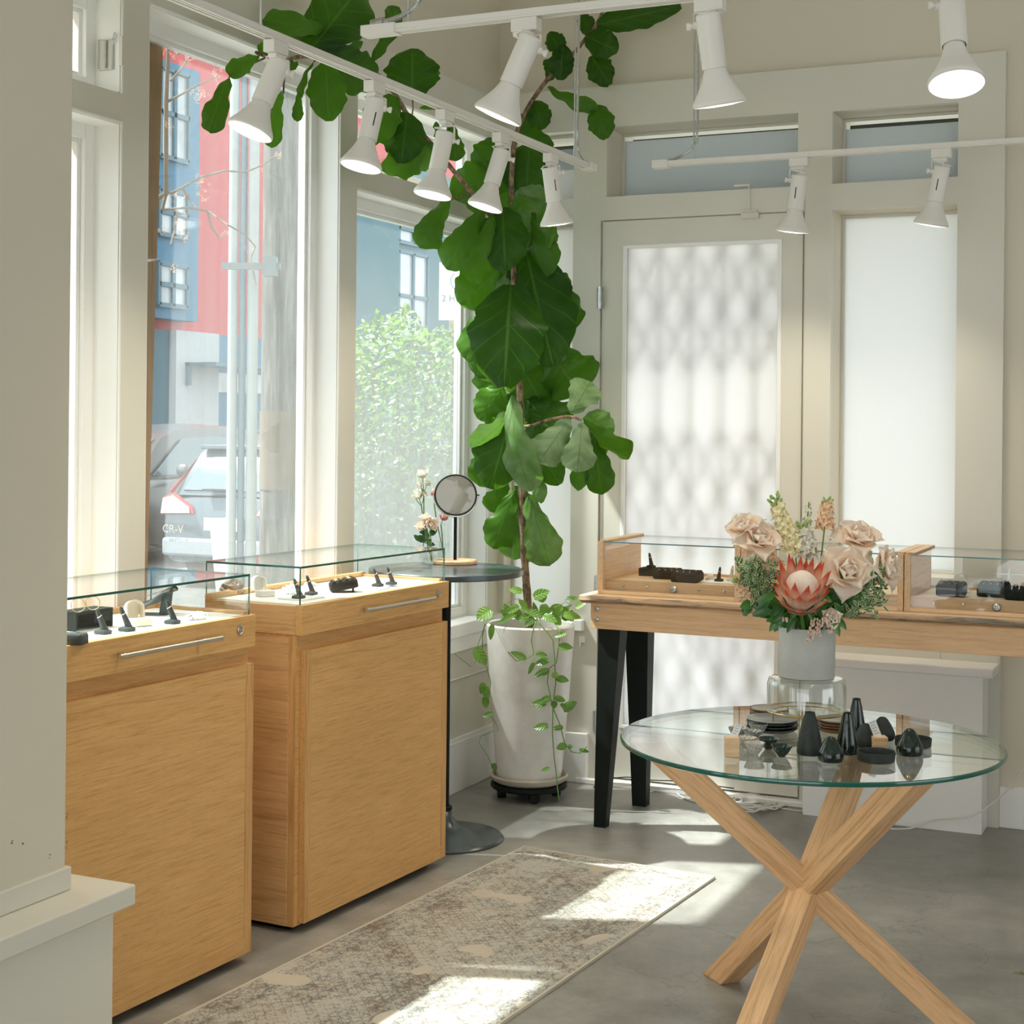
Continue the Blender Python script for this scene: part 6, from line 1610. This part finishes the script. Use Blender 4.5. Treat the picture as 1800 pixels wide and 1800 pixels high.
p = onx(1014, 240, X1); conduit(t1, [(X1 + .004, p.y, 3.6), (X1 + .004, p.y, 3.0), (X1 + .004, p.y - .004, 2.56), (X1, p.y + .02, 2.49), (X1, p.y + .075, 2.460), (X1, p.y + .11, 2.456)], .0055)
p = ony(1226, 240, 5.58); conduit(t3, [(p.x, 5.576, 3.6), (p.x, 5.576, 3.0), (p.x, 5.576, 2.56), (p.x - .012, 5.58, 2.51), (p.x - .045, 5.58, 2.475), (p.x - .10, 5.58, 2.455), (p.x - .13, 5.58, 2.454)], .0058)
conduit(t2, [(-1.97, 3.425, 2.462), (-1.93, 3.425, 2.462), (-1.88, 3.425, 2.475), (-1.845, 3.425, 2.50), (-1.83, 3.425, 2.56), (-1.83, 3.425, 2.8), (-1.83, 3.425, 3.6)], .0075)
q = MB(); q.tube([(-1.975, 3.425, 2.458), (-1.94, 3.425, 2.462)], .012, 12); kp(q, 'cable_connector', M['steel'], t2)
def lampfit(label, X=None, Y=None, tpx=0, tpy=0, cpx=(0, 0), toward=.3, side=1, slot=True, knob_side=1, gap=False):
    """tpx,tpy: where the adapter hangs on the track; cpx: centre of the bulb face in the photo; toward: how far the face turns to the viewer"""
    A = onx(tpx, tpy, X) if X is not None else ony(tpx, tpy, Y)
    A.z = TKZ
    if X is not None: A.x = X
    else: A.y = Y
    dist = (A - CAMP).dot(FW)
    Fc = at(cpx[0], cpx[1], dist - .02)
    # housing axis from its top point near the adapter to the bulb face
    ln = .205
    top = A + Vector((0, 0, -.075)) + RT * (.0)
    vd = (Fc - CAMP).normalized()
    ix = (Fc - top); lat = ix - vd * ix.dot(vd)
    ax = (lat.normalized() - vd * max(.02, toward - .08)).normalized()
    top = Fc - ax * ln
    t = thing('track_spotlight', label, 'spotlight', A)
    Mx = orient(ax); Mx.translation = top
    # adapter
    dr = UP; q = MB(); yaw = 0 if X is not None else PI / 2
    Ma = Matrix.Translation(A) @ Matrix.Rotation(yaw, 4, 'Z')
    q.box((-.017, -.034, -.032), (.017, .034, .0), M=Ma); q.box((-.013, -.018, -.044), (.013, .030, -.032), M=Ma); kp(q, 'track_adapter', M['white'], t, bevel=.002)
    q = MB(); q.lathe([(0, 0), (.0255, 0), (.0285, .004), (.0285, .122), (.0255, .123), (.0255, .03), (0, .03)], 32, Mx, cap0=False, cap1=False); hs = kp(q, 'lamp_housing', M['white'], t)
    q = MB(); g = .012 if gap else 0
    q.lathe([(.018, .09), (.0235, .118 + g), (.026, .128 + g), (.033, .147 + g), (.046, .172 + g), (.0585, .192 + g), (.0605, .197 + g), (.0605, .203 + g), (.058, .205 + g)], 40, Mx, cap1=False); kp(q, 'bulb', M['white'], t)
    q = MB(); q.lathe([(.058, .2045 + g), (.04, .2065 + g), (0, .2075 + g)], 40, Mx, cap0=False, cap1=False); kp(q, 'lens', M['lens'], t)
    q = MB(); q.lathe([(.034, .2071 + g), (.02, .2078 + g), (0, .2080 + g)], 32, Mx, cap0=False, cap1=False); kp(q, 'led_core', M['lens_core'], t)
    # bracket arm beside the housing, swivel knob, slot and flex
    k3 = Mx.to_3x3(); sdv = (RT * side); sdv = (sdv - ax * sdv.dot(ax)).normalized(); 
    piv = top + ax * .022 + sdv * .033
    at0 = A + Vector((0, 0, -.044)); el = Vector((piv.x, piv.y, at0.z - .004))
    q = MB(); q.tube([at0, at0 + Vector((0, 0, -.005))], .010, 12); w1 = (el - at0)
    q.tube([at0 + Vector((0, 0, -.004)), el], .0035, 6); q.tube([el, piv], .006, 6, flat=.35); q.tube([piv - sdv * .006, piv + sdv * .002], .0085, 14); kp(q, 'bracket', M['white'], t)
    q = MB(); q.tube([piv - sdv * .001, piv + sdv * .016], [.0035, .0085], 14); q.tube([piv + sdv * .010, piv + sdv * .017], .0085, 14); kp(q, 'knob', M['white'], t)
    if slot:
        fd = (-FW); fd = (fd - ax * fd.dot(ax)).normalized(); mdir = (fd * .92 + sdv * .4).normalized(); s2 = ax.cross(mdir).normalized()
        c0 = top + ax * .045 + mdir * .0284; q = MB(); Ms_ = Matrix((s2, mdir, ax)).transposed().to_4x4(); Ms_.translation = c0
        q.box((-.0016, -.001, 0), (.0016, .0006, .040), M=Ms_); kp(q, 'slot', M['black'], hs)
    q = MB(); a0 = at0 + Vector((0, 0, -.004)); e0 = top + ax * .002; mid = (a0 + e0) / 2
    q.tube([a0, a0 - sdv * .02 + Vector((0, 0, -.008)), mid - sdv * .032, e0 - sdv * .022 + Vector((0, 0, .010)), e0 - ax * .008, e0 + ax * .006], .0024, 7); kp(q, 'flex_cord', M['white'], t)
    ld = bpy.data.lights.new('bulb_light', 'SPOT'); ld.energy = 6; ld.spot_size = R(110); ld.spot_blend = 1; ld.color = (1, .88, .70); ld.shadow_soft_size = .055
    lo = bpy.data.objects.new('bulb_light', ld); COL.objects.link(lo); lo.parent = t; lo.matrix_parent_inverse = Matrix.Translation(-t.location)
    lo.matrix_basis = Matrix.Translation(Fc + ax * .02) @ orient(-ax)
    return t
lampfit('track spotlight nearest the camera on the window wall track', X=X1, tpx=485, tpy=88, cpx=(439, 232), toward=.36, side=1, slot=False)
lampfit('second track spotlight from the left on the window wall track, lit face visible', X=X1, tpx=658, tpy=160, cpx=(634, 294), toward=.36, side=.2)
lampfit('middle of the five track spotlights on the window wall track', X=X1, tpx=782, tpy=212, cpx=(760, 344), toward=.30, side=.5, slot=False)
lampfit('fourth track spotlight from the left on the window wall track', X=X1, tpx=880, tpy=255, cpx=(852, 365), toward=.28, side=.5, slot=False)
lampfit('last track spotlight at the corner end of the window wall track', X=X1, tpx=968, tpy=288, cpx=(979, 395), toward=.10, side=1)
lampfit('large tilted track spotlight on the overhead track over the fig tree', Y=3.425, tpx=925, tpy=38, cpx=(874, 205), toward=.17, side=1, slot=False)
lampfit('track spotlight pointing straight down on the overhead track', Y=3.425, tpx=1248, tpy=10, cpx=(1265, 185), toward=.08, side=-1, slot=False)
lampfit('track spotlight at the upper right with its bright face turned to the viewer', Y=3.425, tpx=1674, tpy=-70, cpx=(1681, 140), toward=.68, side=-1, slot=False, gap=True)
lampfit('track spotlight in front of the door frame on the far track', Y=5.58, tpx=1405, tpy=289, cpx=(1393, 408), toward=.10, side=-1)
lampfit('rightmost track spotlight on the far track', Y=5.58, tpx=1655, tpy=272, cpx=(1636, 396), toward=.08, side=-1)

# ================================================================== RUG
rugm = NT('distressed_rug')
def _rug():
    t = rugm; tc = t.node('ShaderNodeTexCoord'); sep = t.node('ShaderNodeSeparateXYZ'); t.link(tc.outputs['Object'], sep.inputs[0])
    x, y = sep.outputs[0], sep.outputs[1]
    hw_, hl = .345, 1.20
    ex = t.math('SUBTRACT', hw_, t.math('ABSOLUTE', x)); ey = t.math('SUBTRACT', hl, t.math('ABSOLUTE', y))
    e = t.math('MINIMUM', ex, ey)
    v = t.coord()
    n1 = t.noise(v, 26, 6, .75, .8); n2 = t.noise(v, 7, 5, .7); n3 = t.noise(t.coord(scale=(1, 1, 1)), 190, 3, .8); n4 = t.noise(v, 2.2, 4, .6)
    # ornament: mirrored voronoi and diagonal lattice
    cmb = t.node('ShaderNodeCombineXYZ'); t.link(t.math('ABSOLUTE', x), cmb.inputs[0]); t.link(t.math('PINGPONG', y, .21), cmb.inputs[1])
    vo = t.node('ShaderNodeTexVoronoi', feature='DISTANCE_TO_EDGE'); vo.inputs['Scale'].default_value = 38; t.link(cmb.outputs[0], vo.inputs['Vector'])
    orn = t.ramp(vo.outputs['Distance'], [(.03, 1.0), (.12, 0.0)])
    la = t.math('SINE', t.math('MULTIPLY', t.math('ADD', x, y), 90)); lb = t.math('SINE', t.math('MULTIPLY', t.math('SUBTRACT', x, y), 90))
    lat = t.ramp(t.math('MINIMUM', t.math('ABSOLUTE', la), t.math('ABSOLUTE', lb)), [(.0, 1.0), (.22, 0.0)])
    lines = t.ramp(t.math('ABSOLUTE', t.math('SUBTRACT', t.math('FRACT', t.math('MULTIPLY', e, 17)), .5)), [(.40, 0.0), (.47, 1.0)])
    inb = t.ramp(e, [(.105, 1.0), (.115, 0.0)])
    band = t.ramp(e, [(.03, 0.0), (.035, 1.0), (.085, 1.0), (.09, 0.0)])
    pat = t.math('MAXIMUM', t.math('MULTIPLY', orn, .5), t.math('MULTIPLY', lat, t.math('SUBTRACT', 1.0, inb)))
    wear = t.math('ADD', t.math('MULTIPLY', n1, .62), t.math('ADD', t.math('MULTIPLY', n2, .38), t.math('MULTIPLY', t.math('SUBTRACT', n4, .5), .45)))
    f = t.math('ADD', wear, t.math('MULTIPLY', t.math('SUBTRACT', pat, .4), .17)); f = t.math('ADD', f, t.math('MULTIPLY', band, .05)); f = t.math('ADD', f, t.math('MULTIPLY', t.math('SUBTRACT', n3, .5), .75))
    col = t.ramp(f, [(.40, (.58, .56, .49)), (.50, (.37, .36, .32)), (.58, (.165, .165, .15)), (.72, (.09, .09, .085))])
    tint = t.ramp(n2, [(.35, (.35, .42, .42)), (.5, (.5, .47, .42)), (.66, (.56, .36, .24))])
    col = t.mix(.22, col, tint)
    col = t.mix(t.math('MULTIPLY', lines, .35), col, (.60, .55, .46))
    t.link(col, t.b.inputs['Base Color']); t.b.inputs['Roughness'].default_value = .95; t.b.inputs['Specular IOR Level'].default_value = .1
    t.bump(n3, .8, .004)
_rug()
rc = Vector((-1.9, 3.64, 0))
k = thing('runner_rug', 'faded beige and grey patterned runner rug on the concrete floor', 'rug', (-1.915, 3.645, .0005), R(-3.9))
q = MB(); nx_, ny_ = 24, 80; P = []
for j in range(ny_ + 1):
    P.append([(-.345 + .69 * i / nx_, -1.2 + 2.4 * j / ny_, .0065 + .0007 * noise.noise(Vector((i * .3, j * .2, 0)))) for i in range(nx_ + 1)])
q.grid(P); q.build('pile', rugm.mat, k)
q = MB(); q.box((-.345, -1.2, 0), (.345, 1.2, .0062)); q.build('backing', plain('rug_backing', (.55, .50, .42), .9), k)
q = MB()
for (xa, xb, ya, yb) in ((-.349, -.343, -1.2, 1.2), (.343, .349, -1.2, 1.2), (-.349, .349, -1.204, -1.198), (-.349, .349, 1.198, 1.204)): q.box((xa, ya, 0), (xb, yb, .0085))
q.build('bound_edge', plain('rug_binding', (.60, .56, .47), .9), k)

# ================================================================== CABLES
def cable(label, pts, r=.0028, z=None, mat='white', cat='cable', smooth=True):
    P = [Vector(p) for p in pts]; out = []
    for i in range(len(P) - 1):
        a, b_, c, d_ = P[max(i - 1, 0)], P[i], P[i + 1], P[min(i + 2, len(P) - 1)]
        for s in range(7):
            t = s / 7; out.append(.5 * ((2 * b_) + (c - a) * t + (2 * a - 5 * b_ + 4 * c - d_) * t * t + (3 * b_ - a - 3 * c + d_) * t ** 3))
    out.append(P[-1]); q = MB(); q.tube(out, r, 8); return tag(q.build('cable', M[mat]), label, cat)
def fl_(x, y, z=.003): return onz(x, y, z)
cable('white cable rising from the floor to the right wall', [fl_(1566, 1457), fl_(1600, 1456), ony(1640, 1442, 5.755), ony(1680, 1439, 5.74), ony(1708, 1435, 5.73), ony(1745, 1412, 5.72), ony(1778, 1380, 5.70), ony(1808, 1342, 5.68), ony(1850, 1280, 5.66)])
rc_ = random.Random(9); pts = []
for i in range(150):
    a = i * .47; px = 1330 + 62 * math.cos(a) * (.55 + .45 * rc_.random()) + rc_.uniform(-14, 14); py = 1408 + 17 * math.sin(a) * (.5 + .5 * rc_.random()) + rc_.uniform(-4, 4)
    p = fl_(px, py, .004 + .022 * rc_.random() * (1 - abs(px - 1330) / 110)); pts.append(p)
cable('tangled heap of white cable on the floor under the console table', [fl_(1135, 1394), fl_(1160, 1388), fl_(1185, 1392), fl_(1205, 1404), fl_(1240, 1410)] + pts, .0026)
cable('loop of white cable beside the tangled heap', [fl_(1375, 1385), fl_(1425, 1392), fl_(1434, 1412), fl_(1428, 1426), fl_(1400, 1425), fl_(1372, 1420)], .0026)
cable('thin dark cord along the door threshold', [fl_(1043, 1384), ony(1060, 1372, 5.85), ony(1100, 1366, 5.855), ony(1140, 1371, 5.855), ony(1200, 1374, 5.855), ony(1290, 1386, 5.855)], .0022, mat='black')
q = MB(); q.tone = .8; simple_leaf(q, Vector((0, 0, .003)), (1, .4, .1), UP, .022, .006, .2, .1); q.tube([(0, 0, .003), (-.012, -.004, .004)], .0008, 5)
tag(q.build('fallen_leaf', pom, loc=onz(1790, 1712, 0)), 'tiny fallen green leaf on the concrete at the right edge', 'leaf')
# small white sensor on the wall casing right of the planter
k = thing('wall_hook', 'small white hook on the casing right of the planter', 'hook', ony(1024, 1126, YB))
p = ony(1024, 1124, YB); q = MB(); q.box((p.x - .012, YB - .012, p.z - .012), (p.x + .012, YB, p.z + .012)); q.tube([(p.x - .006, YB - .008, p.z - .01), (p.x - .006, YB - .010, p.z - .028)], .004, 8); kp(q, 'hook_body', M['paint_white'], k, bevel=.002)
